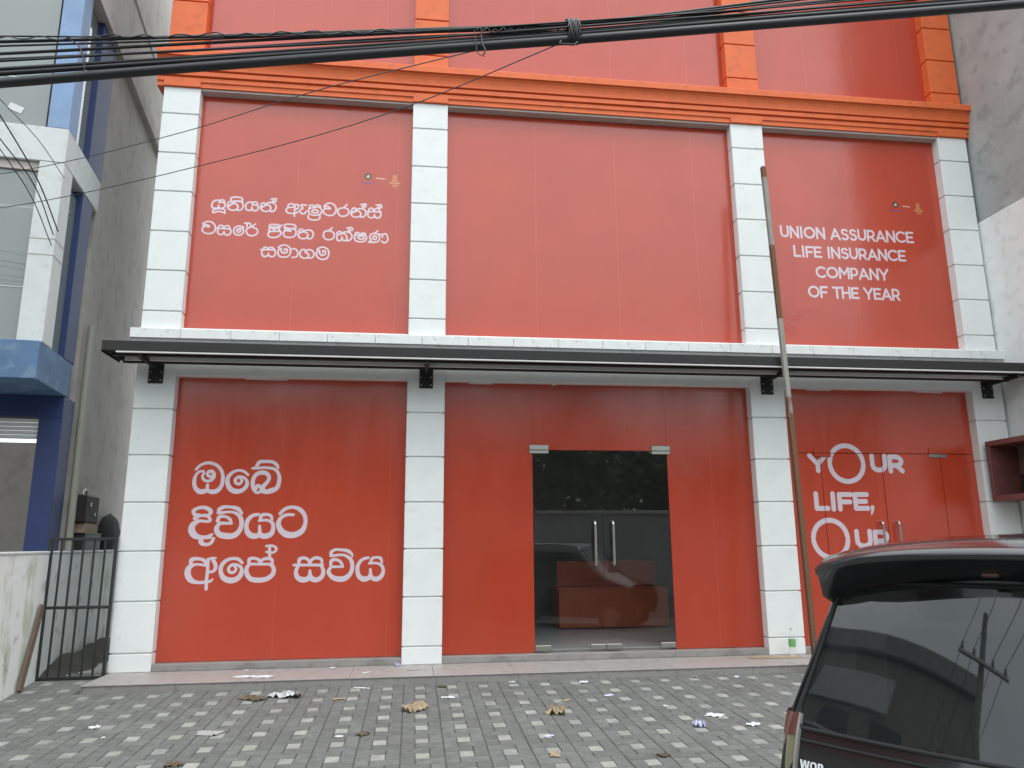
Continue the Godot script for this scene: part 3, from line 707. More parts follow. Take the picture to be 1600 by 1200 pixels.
	plain("pipe_cream", Vector3(0.36, 0.36, 0.32), 0.5)
	var g := pane_material("door_glass", Vector3(0.03, 0.035, 0.034), 0.08)
	g.metallic_specular = 0.55
	pane_material("blue_glass", Vector3(0.26, 0.29, 0.285), 0.72).metallic_specular = 0.7
	pane_material("bottle_plastic", Vector3(0.75, 0.82, 0.78), 0.16)
	plain("bottle_label", Vector3(0.16, 0.42, 0.13), 0.5)
	plain("bottle_cap", Vector3(0.55, 0.62, 0.58), 0.4)
	# car
	var p := plain("car_paint", Vector3(0.012, 0.013, 0.015), 0.28)
	p.clearcoat_enabled = true
	p.clearcoat = 1.0
	p.clearcoat_roughness = 0.06
	plain("car_trim", Vector3(0.018, 0.018, 0.019), 0.55)
	pane_material("car_glass", Vector3(0.010, 0.012, 0.013), 0.92).metallic_specular = 0.60
	plain("side_glass", Vector3(0.008, 0.009, 0.010), 0.04, 0.0, 0.6)
	plain("lamp_lens", Vector3(0.20, 0.19, 0.12), 0.12, 0.0, 0.6)
	plain("lamp_red", Vector3(0.13, 0.050, 0.040), 0.15, 0.0, 0.6)
	plain("rubber", Vector3(0.02, 0.02, 0.02), 0.85)
	plain("letter_white", Vector3(0.75, 0.77, 0.78), 0.35)
	plain("sticker", Vector3(0.34, 0.42, 0.34), 0.7)
	plain("seat_cloth", Vector3(0.05, 0.05, 0.055), 0.9)
	# pavers: one patchy texture for all, tinted per paver
	var pm := StandardMaterial3D.new()
	pm.resource_name = "paver"
	pm.albedo_texture = grain_texture(Vector3(0.80, 0.80, 0.80), 0.34, 0.38, 77, 1024, Vector3(0.99, 0.99, 0.96), 0.60, 0.85, 0.25, 0.016)
	pm.vertex_color_use_as_albedo = true
	pm.roughness = 0.82
	pm.uv1_triplanar = true
	pm.uv1_world_triplanar = true
	pm.uv1_scale = Vector3.ONE * 0.4
	pm.normal_enabled = true
	pm.normal_texture = relief_texture(0.08, 5, 3.0)
	pm.normal_scale = 0.5
	M["paver"] = pm
	# white boundary wall with green and dark algae runs
	var size := 512
	var runs := noise_bytes(size, 0.02, 91, 4)
	var fine := noise_bytes(size, 0.15, 92, 3)
	var data := PackedByteArray()
	data.resize(size * size * 3)
	for y in size:
		for x in size:
			var run := runs[((y / 9) % size) * size + x] / 255.0 * 0.7 + runs[y * size + (x + 200) % size] / 255.0 * 0.3
			var v := Vector3(0.80, 0.82, 0.80) * (0.95 + 0.1 * fine[y * size + x] / 255.0)
			v = v.lerp(Vector3(0.36, 0.40, 0.22), clampf((run - 0.60) * 4.0, 0.0, 0.6))
			v = v.lerp(Vector3(0.16, 0.15, 0.12), clampf((runs[y * size + x] / 255.0 - 0.70) * 3.0, 0.0, 0.5))
			for c in 3: data[(y * size + x) * 3 + c] = srgb_byte(v[c])
	var wm := StandardMaterial3D.new()
	wm.resource_name = "algae_wall"
	wm.albedo_texture = ImageTexture.create_from_image(Image.create_from_data(size, size, false, Image.FORMAT_RGB8, data))
	wm.roughness = 0.85
	wm.uv1_triplanar = true
	wm.uv1_world_triplanar = true
	wm.uv1_scale = Vector3.ONE * 0.24
	M["algae_wall"] = wm
	# rust and old grey paint along the leaning post: v runs up the post
	var pw := 64
	var ph := 1024
	var rn := FastNoiseLite.new()
	rn.seed = 12
	rn.frequency = 0.02
	var pim := Image.create(pw, ph, false, Image.FORMAT_RGB8)
	for y in ph:
		var up := 1.0 - float(y) / ph
		for x in pw:
			var k := rn.get_noise_2d(x * 2.0, y) * 0.5 + rn.get_noise_2d(x * 9.0, y * 5.0) * 0.2
			var edge := 0.5 - up * 2.0 if up < 0.5 else (-0.55 if up < 0.66 else (0.32 if up < 0.82 else (-0.6 if up < 0.975 else 0.6)))
			if up < 0.5: edge = 0.55 if up < 0.46 else 0.1
			var t := clampf((k + edge) * 5.0 + 0.5, 0.0, 1.0)
			var v := Vector3(0.27, 0.265, 0.235) * (1.0 + k * 0.5)
			v = v.lerp(Vector3(0.145, 0.072, 0.038) * (1.0 + rn.get_noise_2d(x * 14.0, y * 7.0) * 0.7), t)
			pim.set_pixel(x, y, lin(v.x, v.y, v.z))
	var rm := StandardMaterial3D.new()
	rm.resource_name = "rusty_post"
	rm.albedo_texture = ImageTexture.create_from_image(pim)
	rm.roughness = 0.85
	M["rusty_post"] = rm
	# film
	var smears := Image.create(512, 512, false, Image.FORMAT_RGB8)
	var sn := FastNoiseLite.new()
	sn.seed = 44
	sn.frequency = 0.012
	sn.fractal_octaves = 5
	for y in 512:
		for x in 512:
			var v := clampf(0.80 + 0.28 * sn.get_noise_2d(x, y * 0.35) + 0.15 * sn.get_noise_2d(x * 5.0, y * 1.2), 0.5, 1.0)
			smears.set_pixel(x, y, Color(v, v, v))
	smears.generate_mipmaps()
	M["film_smears"] = ImageTexture.create_from_image(smears)
	M["film_relief"] = relief_texture(0.02, 8, 6.0)
	var sc := 1024.0 / 2.7445
	for key in ["UL", "LL", "UR", "LR"]:
		var tall := 3.21 if key[0] == "U" else 3.295
		var wide := 2.7445 if key[1] == "L" else 2.729
		sc = 1024.0 / wide
		var im := film_image(1024, int(tall * sc), [0.46, 0.93] if key[1] == "L" else [0.47])
		if key == "UR":
			for b in [[0.30, 0.42, 0.30, 0.10], [0.22, 0.24, 0.16, 0.16], [0.5, 0.50, 0.22, 0.06], [0.12, 0.30, 0.1, 0.1]]:
				blot(im, b[0], b[1], b[2], b[3], sc, Vector3(0.44, 0.03, 0.016), 0.7, 3)
		lay_ink(im, PRINT[key], sc, INK)
		if key == "UL": emblems(im, sc, 2.167, 2.174)
		if key == "UR": emblems(im, sc, 2.025, 2.171)
		film_material("film_" + key.to_lower(), im)
	film_material("film_plain", film_image(512, 512, [0.30, 0.58, 0.86]))
	# the film of the lobby lets some daylight through
	var lobby := film_material("film_lobby", film_image(512, 512, [0.30, 0.58, 0.86]))
	lobby.backlight_enabled = true
	lobby.backlight = lin(0.22, 0.05, 0.03)

# ---------------------------------------------------------------- camera and light

func make_camera_and_light() -> void:
	var a := 0.12989
	var b := 0.20895
	var g := -0.0078357
	var r := Vector3(cos(a), 0, sin(a))
	var f := Vector3(sin(a), 0, -cos(a))
	cam_f = f * cos(b) + Vector3.UP * sin(b)
	var u2 := Vector3.UP * cos(b) - f * sin(b)
	cam_r = r * cos(g) + u2 * sin(g)
	cam_u = u2 * cos(g) - r * sin(g)
	cam = Camera3D.new()
	cam.name = "camera"
	add_child(cam)
	cam.transform = Transform3D(Basis(cam_r, cam_u, -cam_f), Vector3(-0.1295, 1.43, 9.25))
	cam.fov = 53.975
	cam.near = 0.05
	cam.far = 600.0
	cam.current = true
	var sun := DirectionalLight3D.new()
	sun.name = "sun"
	add_child(sun)
	sun.rotation_degrees = Vector3(-62, 28, 0)
	sun.light_color = Color(1.0, 0.97, 0.93)
	sun.light_energy = 0.25
	sun.light_angular_distance = 20.0
	sun.shadow_enabled = true
	var env := Environment.new()
	env.background_mode = Environment.BG_SKY
	var sky := Sky.new()
	var pano := PanoramaSkyMaterial.new()
	var w := 512
	var h := 256
	var im := Image.create(w, h, false, Image.FORMAT_RGBF)
	var n := FastNoiseLite.new()
	n.seed = 4
	n.frequency = 1.1
	n.fractal_octaves = 5
	for y in h:
		var el := (0.5 - (y + 0.5) / h) * PI
		for x in w:
			var az := (x + 0.5) / w * TAU
			var d := Vector3(cos(el) * cos(az), sin(el), cos(el) * sin(az))
			var c: Color
			if el >= 0.0:
				var cloud := n.get_noise_3d(d.x * 1.2, d.y * 2.6, d.z * 1.2)
				var l := 1.02 * (1.0 + 1.3 * d.y) * (1.0 + 0.28 * cloud)
				var blue := clampf(0.5 - cloud * 1.2, 0.0, 1.0)
				c = Color(0.93 - 0.07 * blue, 0.985 - 0.02 * blue, 1.0 + 0.03 * blue) * l
			else:
				c = Color(0.30, 0.30, 0.30)
			im.set_pixel(x, y, c)
	pano.panorama = ImageTexture.create_from_image(im)
	sky.sky_material = pano
	env.sky = sky
	env.tonemap_mode = Environment.TONE_MAPPER_LINEAR
	env.tonemap_exposure = 1.28
	env.sdfgi_enabled = true
	env.ssao_enabled = true
	env.ssil_enabled = true
	var we := WorldEnvironment.new()
	we.name = "world"
	we.environment = env
	add_child(we)

func seen_at(p: Vector3) -> Vector3:
	var d := p - cam.position
	var z := d.dot(cam_f)
	var k := 1178.2 / maxf(z, 0.01)
	return Vector3(800 + d.dot(cam_r) * k, 600 - d.dot(cam_u) * k, z)

# ---------------------------------------------------------------- ground

func paver_mesh(sx: float, sz: float, colour: Color) -> Mesh:
	var key := "paver %.3f %.3f %s" % [sx, sz, colour.to_html()]
	if not meshes.has(key):
		var st := begin()
		paver_into(st, sx, sz, colour, Transform3D.IDENTITY)
		meshes[key] = st.commit()
	return meshes[key]

func paver_into(st: SurfaceTool, sx: float, sz: float, colour: Color, t: Transform3D) -> void:
	# the worn top, its rounded rim and the sides down into the joint
	st.set_color(colour)
	var hx := sx * 0.5
	var hz := sz * 0.5
	var b := 0.005
	var ring := func(inset: float, y: float) -> Array:
		return [t * Vector3(-hx + inset, y, -hz + inset), t * Vector3(hx - inset, y, -hz + inset), t * Vector3(hx - inset, y, hz - inset), t * Vector3(-hx + inset, y, hz - inset)]
	var a: Array = ring.call(b, 0.0)
	var c: Array = ring.call(0.0, -0.004)
	var d: Array = ring.call(0.0, -0.03)
	quad(st, a[0], a[1], a[2], a[3], t.basis * Vector3.UP)
	var outs := [Vector3(0, 0.6, -0.8), Vector3(0.8, 0.6, 0), Vector3(0, 0.6, 0.8), Vector3(-0.8, 0.6, 0)]
	for i in 4:
		var j := (i + 1) % 4
		quad(st, a[i], a[j], c[j], c[i], t.basis * outs[i])
		var flat: Vector3 = outs[i]
		flat.y = 0
		quad(st, c[i], c[j], d[j], d[i], t.basis * flat.normalized())

func make_ground() -> void:
	var st := begin()
	quad(st, Vector3(-300, -0.46, -300), Vector3(300, -0.46, -300), Vector3(300, -0.46, 300), Vector3(-300, -0.46, 300), Vector3.UP)
	struct("ground", st.commit(), M.earth, Vector3.ZERO, "bare brown earth around the buildings")
	struct("road", cbox(120, 0.10, 9.0, 0.01), M.asphalt, Vector3(0, -0.41, 12.3), "dark asphalt road in front of the forecourt")
	struct("kerb", cbox(60, 0.16, 0.15, 0.02), M.cement, Vector3(0, -0.34, 7.74), "grey concrete kerb at the edge of the paved forecourt")
	# paved forecourt: a pinwheel of dark oblong pavers round pale square ones
	var tilt := atan(SLOPE)
	var pav := Node3D.new()
	pav.name = "pavement"
	add_child(pav)
	pav.position = Vector3(0, 0, 0.76)
	pav.rotation.x = tilt
	tag(pav, "grey paved forecourt with pale square blocks among dark oblong pavers", "", "", "structure")
	put(pav, "sand_bed", cbox(26, 0.1, 8.0, 0.0), M.sand, Vector3(2.0, -0.058, 2.89))
	var ux := 0.326 / 3.0
	var uz := 0.375 / 3.0
	var dark := []
	for v in [0.168, 0.176, 0.184, 0.192, 0.202]:
		dark.append(Color(v * 0.97, v * 1.0, v * 0.95))
	var pale := []
	for v in [0.34, 0.375, 0.41]:
		pale.append(Color(v * 1.0, v * 0.99, v * 0.90))
	var all := []
	for i in range(-27, 34):
		for j in range(-3, 18):
			var x0 := -0.19 + i * 0.326
			if j < 0 and x0 > -3.75: continue
			var z0 := 0.01 + j * 0.375 + 0.02
			for q in [[1.5, 1.5, 1, 1], [1.0, 0.5, 2, 1], [2.5, 1.0, 1, 2], [2.0, 2.5, 2, 1], [0.5, 2.0, 1, 2]]:
				all.append([x0 + q[0] * ux, z0 + q[1] * uz, q[2], q[3]])
	var seen := []
	for k in all.size():
		var e: Array = all[k]
		var w: Vector3 = pav.transform * Vector3(e[0], 0, e[1])
		var s := seen_at(w)
		var hidden_by_car: bool = s.x > 1215 and s.y > 960
		if s.z > 1.0 and s.x > 8 and s.x < 1592 and s.y < 1196 and not hidden_by_car:
			seen.append([-s.z, k])
	seen.sort_custom(func(p, q): return p[0] > q[0])
	var single := {}
	for k in mini(300, seen.size()):
		single[seen[k][1]] = true
	var rest := begin()
	for k in all.size():
		var e: Array = all[k]
		var is_pale: bool = e[2] == 1 and e[3] == 1
		var colour: Color = pale[rng.randi() % pale.size()] if is_pale else dark[rng.randi() % dark.size()]
		var sx: float = e[2] * ux - 0.004
		var sz: float = e[3] * uz - 0.005
		var at := Vector3(e[0] + rng.randf_range(-0.001, 0.001), rng.randf_range(-0.0015, 0.0015), e[1] + rng.randf_range(-0.001, 0.001))
		var rot := Vector3(rng.randf_range(-0.006, 0.006), rng.randf_range(-0.006, 0.006), rng.randf_range(-0.006, 0.006))
		if single.has(k):
			put(pav, "pale_paver" if is_pale else "paver", paver_mesh(sx, sz, colour), M.paver, at, rot)
		else:
			paver_into(rest, sx, sz, colour, Transform3D(Basis.from_euler(rot), at))
	var ro := put(pav, "farther_pavers", rest.commit(), M.paver)
	tag(ro, "", "", "", "stuff")
	# the raised entrance step
	var plat := Node3D.new()
	plat.name = "entrance_step"
	add_child(plat)
	tag(plat, "long low tiled entrance step in front of the shop", "", "", "structure")
	span(plat, "step_body", Vector3(-3.395, -0.2, -0.6), Vector3(8.0, 0.062, 0.745), M.riser_tile, 0.003)
	for k in 13:
		var xa := -3.40 + k * 0.88
		var xb := minf(xa + 0.877, 8.0)
		span(plat, "tile", Vector3(xa, 0.063, 0.30), Vector3(xb, 0.075, 0.765), M.step_tile, 0.002)
		span(plat, "tile", Vector3(xa, 0.063, -0.15), Vector3(xb, 0.0745, 0.297), M.step_tile, 0.002)
		span(plat, "riser_tile", Vector3(xa + 0.03, -0.02, 0.745), Vector3(xb + 0.03, 0.0625, 0.757), M.riser_tile, 0.002)
	for b in BAYS:
		span(plat, "door_sill", Vector3(b[0] - 0.012 if b[0] < -1 else b[0] + 0.002, 0.076, -0.35), Vector3(b[1] - 0.002, 0.150, -0.006), M.riser_tile, 0.004)

# ---------------------------------------------------------------- the shop

func film_pane(parent: Node, called: String, x0: float, x1: float, y0: float, y1: float, rect: Array, mat: Material) -> MeshInstance3D:
	# a sheet of glass with printed film; the print runs on over neighbouring sheets of one panel
	var st := begin()
	var zf := PANE_Z
	var zb := PANE_Z - 0.012
	var uv := func(p: Vector3) -> Vector2:
		return Vector2((p.x - rect[0]) / (rect[1] - rect[0]), 1.0 - (p.y - rect[2]) / (rect[3] - rect[2]))
	var face := func(a: Vector3, b: Vector3, c: Vector3, d: Vector3, out: Vector3) -> void:
		var side := Vector3.RIGHT if absf(out.x) < 0.5 else Vector3.UP
		for t in [[a, b, c], [a, c, d]]:
			var order: Array = [t[0], t[2], t[1]] if (t[1] - t[0]).cross(t[2] - t[0]).dot(out) > 0.0 else t
			for v in order:
				st.set_normal(out)
				st.set_tangent(Plane(side, 1.0))
				st.set_uv(uv.call(v))
				st.add_vertex(v)
	var f := [Vector3(x0, y0, zf), Vector3(x1, y0, zf), Vector3(x1, y1, zf), Vector3(x0, y1, zf)]
	var k := [Vector3(x0, y0, zb), Vector3(x1, y0, zb), Vector3(x1, y1, zb), Vector3(x0, y1, zb)]
	face.call(f[0], f[1], f[2], f[3], Vector3.BACK)
	face.call(k[0], k[1], k[2], k[3], Vector3.FORWARD)
	face.call(f[0], f[1], k[1], k[0], Vector3.DOWN)
	face.call(f[3], f[2], k[2], k[3], Vector3.UP)
	face.call(f[0], f[3], k[3], k[0], Vector3.LEFT)
	face.call(f[1], f[2], k[2], k[1], Vector3.RIGHT)
	return put(parent, called, st.commit(), mat)

func column(parent: Node, c: Array, y0: float, y1: float, joints: Array, mat: Material, called := "column") -> void:
	var z0 := -0.30
	var w: float = c[1] - c[0]
	var core := span(parent, called, Vector3(c[0] + 0.022, y0, z0), Vector3(c[1] - 0.022, y1, -0.022), mat, 0.0)
	var ys := [y0]
	ys.append_array(joints)
	ys.append(y1)
	for i in ys.size() - 1:
		var lo: float = ys[i] + (0.008 if i > 0 else 0.0)
		var hi: float = ys[i + 1] - (0.008 if i < ys.size() - 2 else 0.0)
		var b := put(core, "block", cbox(w, hi - lo, 0.292, 0.005), mat)
		b.global_position = Vector3((c[0] + c[1]) * 0.5, (lo + hi) * 0.5, -0.146)

func door_handle(parent: Node, x: float, y0: float, y1: float) -> void:
	var o := put(parent, "handle", handle_mesh(y1 - y0), M.bright_steel)
	o.global_position = Vector3(x, y0, PANE_Z)

func handle_mesh(h: float) -> Mesh:
	var pts := [Vector3(0, 0, 0)]
	for k in 6:
		var a := PI * 0.5 * k / 5.0
		pts.append(Vector3(0, 0.04 - 0.04 * cos(a), 0.03 + 0.04 * sin(a)))
	for k in 6:
		var a := PI * 0.5 * (5 - k) / 5.0
		pts.append(Vector3(0, h - 0.04 + 0.04 * cos(a), 0.03 + 0.04 * sin(a)))
	pts.append(Vector3(0, h, 0))
	return tube(pts, 0.016, 10, 1)

func fitting(parent: Node, x0: float, x1: float, y0: float, y1: float, mat: Material, called := "patch_fitting") -> void:
	span(parent, called, Vector3(x0, y0, PANE_Z - 0.02), Vector3(x1, y1, PANE_Z + 0.018), mat, 0.004)

func make_shop() -> void:
	var b := base("office_building", "three-storey shop front with white block columns, orange cornice and red film windows", "building")
	var lower_j := [0.273, 0.828, 1.380, 1.932, 2.478, 3.025]
	var upper_j := [4.234, 4.755, 5.271, 5.807, 6.336, 6.887]
	var third_j := [7.999, 8.55, 9.10, 9.65, 10.2, 10.75]
	for c in COLS:
		column(b, c, 0.0755, 3.80, lower_j, M.white_paint)
		column(b, c, 3.995, 7.262, upper_j, M.white_paint)
		column(b, c, 7.70, 11.4, third_j, M.orange_paint, "orange_column")
	# lintels over the shop windows, the backing behind the film, and the floors
	for k in 3:
		var x0: float = BAYS[k][0]
		var x1: float = BAYS[k][1]
		span(b, "lintel", Vector3(x0 + 0.001, 3.44, -0.29), Vector3(x1 - 0.001, 3.80, -0.004), M.white_paint, 0.005)
		span(b, "soffit", Vector3(x0 + 0.002, 7.238, -0.30), Vector3(x1 - 0.002, 7.268, -0.012), M.soffit_grey, 0.003)
		span(b, "inner_wall", Vector3(x0, 3.995, -0.26), Vector3(x1, 7.235, -0.165), M.void, 0.0)
		span(b, "inner_wall", Vector3(x0, 7.75, -0.26), Vector3(x1, 11.4, -0.165), M.void, 0.0)
		if k != 1:
			span(b, "inner_wall", Vector3(x0, 0.152, -0.26), Vector3(x1, 3.435, -0.165), M.void, 0.0)
	# windows
	film_pane(b, "film_window", BAYS[0][0], BAYS[0][1], 4.04, 7.25, [-2.977, -0.2325, 4.04, 7.25], M.film_ul)
	film_pane(b, "film_window", BAYS[0][0], BAYS[0][1], 0.155, 3.46, [-2.977, -0.2325, 0.165, 3.46], M.film_ll)
	film_pane(b, "film_window", BAYS[2][0], BAYS[2][1], 4.04, 7.25, [4.714, 7.443, 4.04, 7.25], M.film_ur)
	film_pane(b, "film_window", BAYS[1][0], BAYS[1][1], 4.04, 7.25, [BAYS[1][0], BAYS[1][1], 4.04, 7.25], M.film_plain)
	for k in 3:
		film_pane(b, "film_window", BAYS[k][0], BAYS[k][1], 7.74, 11.3, [BAYS[k][0], BAYS[k][1], 7.74, 11.3], M.film_plain)
	var cr := [BAYS[1][0], BAYS[1][1], 0.155, 3.46]
	film_pane(b, "film_window", BAYS[1][0], 1.348, 0.155, 3.46, cr, M.film_lobby)
	film_pane(b, "film_window", 3.107, BAYS[1][1], 0.155, 3.46, cr, M.film_lobby)
	film_pane(b, "film_window", 1.350, 3.105, 2.592, 3.46, cr, M.film_lobby)
	var lr := [4.714, 7.443, 0.165, 3.46]
	film_pane(b, "film_window", 4.714, 5.208, 0.155, 2.574, lr, M.film_lr)
	film_pane(b, "film_window", 6.944, 7.443, 0.155, 2.574, lr, M.film_lr)
	film_pane(b, "film_window", 4.714, 7.443, 2.583, 3.46, lr, M.film_lr)
	var dl := film_pane(b, "film_door", 5.216, 6.077, 0.17, 2.574, lr, M.film_lr)
	var dr := film_pane(b, "film_door", 6.086, 6.936, 0.17, 2.574, lr, M.film_lr)
	door_handle(dl, 5.965, 1.15, 1.68)
	door_handle(dr, 6.195, 1.15, 1.68)
	fitting(dr, 6.78, 7.03, 2.53, 2.575, M.satin_steel)
	fitting(dr, 6.78, 7.03, 2.58, 2.66, M.film_plain)
	fitting(dl, 5.13, 5.36, 2.53, 2.575, M.film_plain)
	fitting(dl, 5.13, 5.36, 2.58, 2.66, M.film_plain)
	# the clear glass doors
	for e in [[1.356, 2.224, 2.115, -1.0], [2.230, 3.099, 2.345, 1.0]]:
		var leaf := span(b, "glass_door", Vector3(e[0], 0.172, PANE_Z - 0.006), Vector3(e[1], 2.584, PANE_Z + 0.006), M.door_glass, 0.001)
		door_handle_in(leaf, e[2], 1.165, 1.695)
		var outer_x: float = e[0] if e[3] < 0 else e[1]
		var s: float = -e[3]
		local_fitting(leaf, outer_x - s * 0.05, outer_x + s * 0.20, 2.545, 2.586, M.satin_steel)
		local_fitting(leaf, outer_x - s * 0.05, outer_x + s * 0.20, 2.590, 2.655, M.satin_steel)
		local_fitting(leaf, outer_x, outer_x + s * 0.19, 0.172, 0.235, M.satin_steel)
		var mid_x: float = e[1] if e[3] < 0 else e[0]
		local_fitting(leaf, mid_x - s * 0.19, mid_x, 0.175, 0.235, M.satin_steel)
	# ledge of white slabs over the canopy
	var ledge := put(b, "ledge", sweep_x([Vector2(-0.30, 3.80), Vector2(0.035, 3.80), Vector2(0.035, 3.835), Vector2(0.055, 3.865), Vector2(0.055, 3.872), Vector2(-0.30, 3.872)], -3.50, 7.97), M.ledge_white)
	for k in 20:
		var xa := -3.52 + k * 0.577
		span(ledge, "slab", Vector3(xa, 3.873, -0.30), Vector3(minf(xa + 0.573, 7.985), 3.994, 0.082), M.ledge_white, 0.005)
	for k in 3:
		span(b, "window_sill", Vector3(BAYS[k][0], 3.9945, -0.25), Vector3(BAYS[k][1], 4.042, -0.06), M.ledge_white, 0.004)
	# cornice
	var prof := [Vector2(-0.30, 7.268), Vector2(0.012, 7.268), Vector2(0.012, 7.33), Vector2(0.030, 7.338), Vector2(0.030, 7.395), Vector2(0.012, 7.400), Vector2(0.012, 7.408), Vector2(0.052, 7.415), Vector2(0.052, 7.475), Vector2(0.030, 7.480), Vector2(0.030, 7.488), Vector2(0.068, 7.496), Vector2(0.070, 7.53), Vector2(0.076, 7.57), Vector2(0.088, 7.61), Vector2(0.105, 7.635), Vector2(0.108, 7.640), Vector2(0.108, 7.648), Vector2(0.135, 7.651), Vector2(0.135, 7.735), Vector2(0.128, 7.745), Vector2(-0.30, 7.755)]
	var corn := put(b, "cornice", sweep_x(prof, -3.52, 7.985), M.orange_paint)
	for c in COLS:
		span(corn, "corner_block", Vector3(c[0] - 0.002, 7.264, -0.2), Vector3(c[1] + 0.002, 7.394, 0.034), M.orange_paint, 0.004)
	# side and rear walls, slabs and the roof close the rooms
	span(b, "side_wall", Vector3(-3.42, -0.2, -4.4), Vector3(-3.22, 11.4, -0.31), M.side_white, 0.0)
	span(b, "side_wall", Vector3(7.69, -0.2, -4.4), Vector3(7.89, 11.4, -0.31), M.cement, 0.0)
	span(b, "rear_wall", Vector3(-3.21, -0.2, -4.4), Vector3(7.68, 11.4, -4.2), M.room_wall, 0.0)
	span(b, "room_floor", Vector3(-3.21, -0.1, -4.19), Vector3(7.68, 0.160, -0.352), M.room_floor, 0.0)
	span(b, "ceiling", Vector3(-3.21, 3.46, -4.19), Vector3(7.68, 3.75, -0.31), M.room_wall, 0.0)
	span(b, "roof", Vector3(-3.5, 11.41, -4.4), Vector3(7.98, 11.6, 0.25), M.orange_paint, 0.01)
	span(b, "partition", Vector3(-0.1, 0.161, -4.18), Vector3(0.0, 3.455, -0.32), M.room_wall, 0.0)
	span(b, "partition", Vector3(4.4, 0.161, -4.18), Vector3(4.5, 3.455, -0.32), M.room_wall, 0.0)
	span(b, "partition", Vector3(0.0, 0.161, -3.9), Vector3(4.4, 3.455, -3.8), M.room_wall, 0.0)
	# canopy
	var can := span(b, "canopy", Vector3(-3.60, 3.655, 0.06), Vector3(8.07, 3.692, 0.60), M.dark_steel, 0.006)
	put_in(can, "fascia", Vector3(-3.60, 3.574, 0.602), Vector3(8.07, 3.688, 0.622), M.dark_steel)
	put_in(can, "end_plate", Vector3(-3.61, 3.56, 0.06), Vector3(-3.602, 3.69, 0.60), M.dark_steel)
	put_in(can, "end_plate", Vector3(8.072, 3.56, 0.06), Vector3(8.080, 3.69, 0.60), M.dark_steel)
	put_in(can, "underside", Vector3(-3.598, 3.585, 0.062), Vector3(8.068, 3.60, 0.598), M.dark_steel)
	for e in [[0.590, 0.618, 3.553, 3.5725], [0.318, 0.342, 3.528, 3.5845]]:
		put_in(can, "joint_strip", Vector3(-3.45, e[2], e[0]), Vector3(7.95, e[3], e[1]), M.strip_light)
	for z in [0.42, 0.20, 0.065]:
		put_in(can, "purlin", Vector3(-3.55, 3.555, z), Vector3(8.02, 3.584, z + 0.06), M.dark_steel)
	for c in COLS:
		var x: float = (c[0] + c[1]) * 0.5
		var plate := put_in(can, "bracket", Vector3(x - 0.085, 3.33, 0.001), Vector3(x + 0.085, 3.60, 0.014), M.dark_steel)
		put_in(can, "bracket_arm", Vector3(x - 0.022, 3.50, 0.016), Vector3(x + 0.022, 3.553, 0.58), M.dark_steel)
		for q in [[-0.06, 3.37], [0.06, 3.37], [-0.06, 3.47], [0.06, 3.47]]:
			var bolt := put(can, "bolt", lathe([Vector2(0.0, 0.010), Vector2(0.008, 0.009), Vector2(0.010, 0.0)], 8), M.zinc)
			bolt.global_position = Vector3(x + q[0], q[1], 0.0145)
			bolt.rotation.x = PI / 2
	# scraps of torn film edge over the shop windows
	for e in [[0.55, 3.425, 0.30], [1.62, 3.425, 0.05], [-2.2, 3.425, 0.5], [5.1, 3.425, 0.35], [6.7, 3.425, 0.4]]:
		var s := span(b, "film_edge", Vector3(e[0], e[1], PANE_Z + 0.002), Vector3(e[0] + e[2], e[1] + 0.014, PANE_Z + 0.006), M.paper, 0.001)
		s.rotation.z = rng.randf_range(-0.012, 0.012)
	# reception desk seen through the glass doors
	var desk := base("reception_desk", "orange-brown wooden reception desk seen through the clear glass doors", "desk", "", Vector3(2.95, 0.16, -2.75))
	put(desk, "front_panel", cbox(1.72, 0.56, 0.03, 0.004), M.desk_wood, Vector3(0, 0.30, 0.30))
	put(desk, "side_panel", cbox(0.03, 0.56, 0.56, 0.004), M.desk_wood, Vector3(-0.845, 0.30, 0.0))
	put(desk, "side_panel", cbox(0.03, 0.56, 0.56, 0.004), M.desk_wood, Vector3(0.845, 0.30, 0.0))
	put(desk, "plinth", cbox(1.62, 0.02, 0.54, 0.002), M.void, Vector3(0, 0.01, 0.0))
	put(desk, "desk_top", cbox(1.78, 0.03, 0.66, 0.006), M.desk_wood, Vector3(0, 0.596, 0.0))
	put(desk, "upper_panel", cbox(1.62, 0.38, 0.025, 0.004), M.desk_wood, Vector3(0, 0.802, -0.12))

func put_in(parent: Node3D, called: String, a: Vector3, b: Vector3, mat: Material, bevel := 0.003) -> MeshInstance3D:
	var o := put(parent, called, cbox(absf(b.x - a.x), absf(b.y - a.y), absf(b.z - a.z), bevel), mat)
	o.global_position = (a + b) * 0.5
	return o

func door_handle_in(leaf: Node3D, x: float, y0: float, y1: float) -> void:
	var o := put(leaf, "handle", handle_mesh(y1 - y0), M.bright_steel)
	o.global_position = Vector3(x, y0, PANE_Z + 0.006)

func local_fitting(leaf: Node3D, x0: float, x1: float, y0: float, y1: float, mat: Material) -> void:
	put_in(leaf, "patch_fitting", Vector3(x0, y0, PANE_Z - 0.02), Vector3(x1, y1, PANE_Z + 0.02), mat, 0.005)

# ---------------------------------------------------------------- neighbours

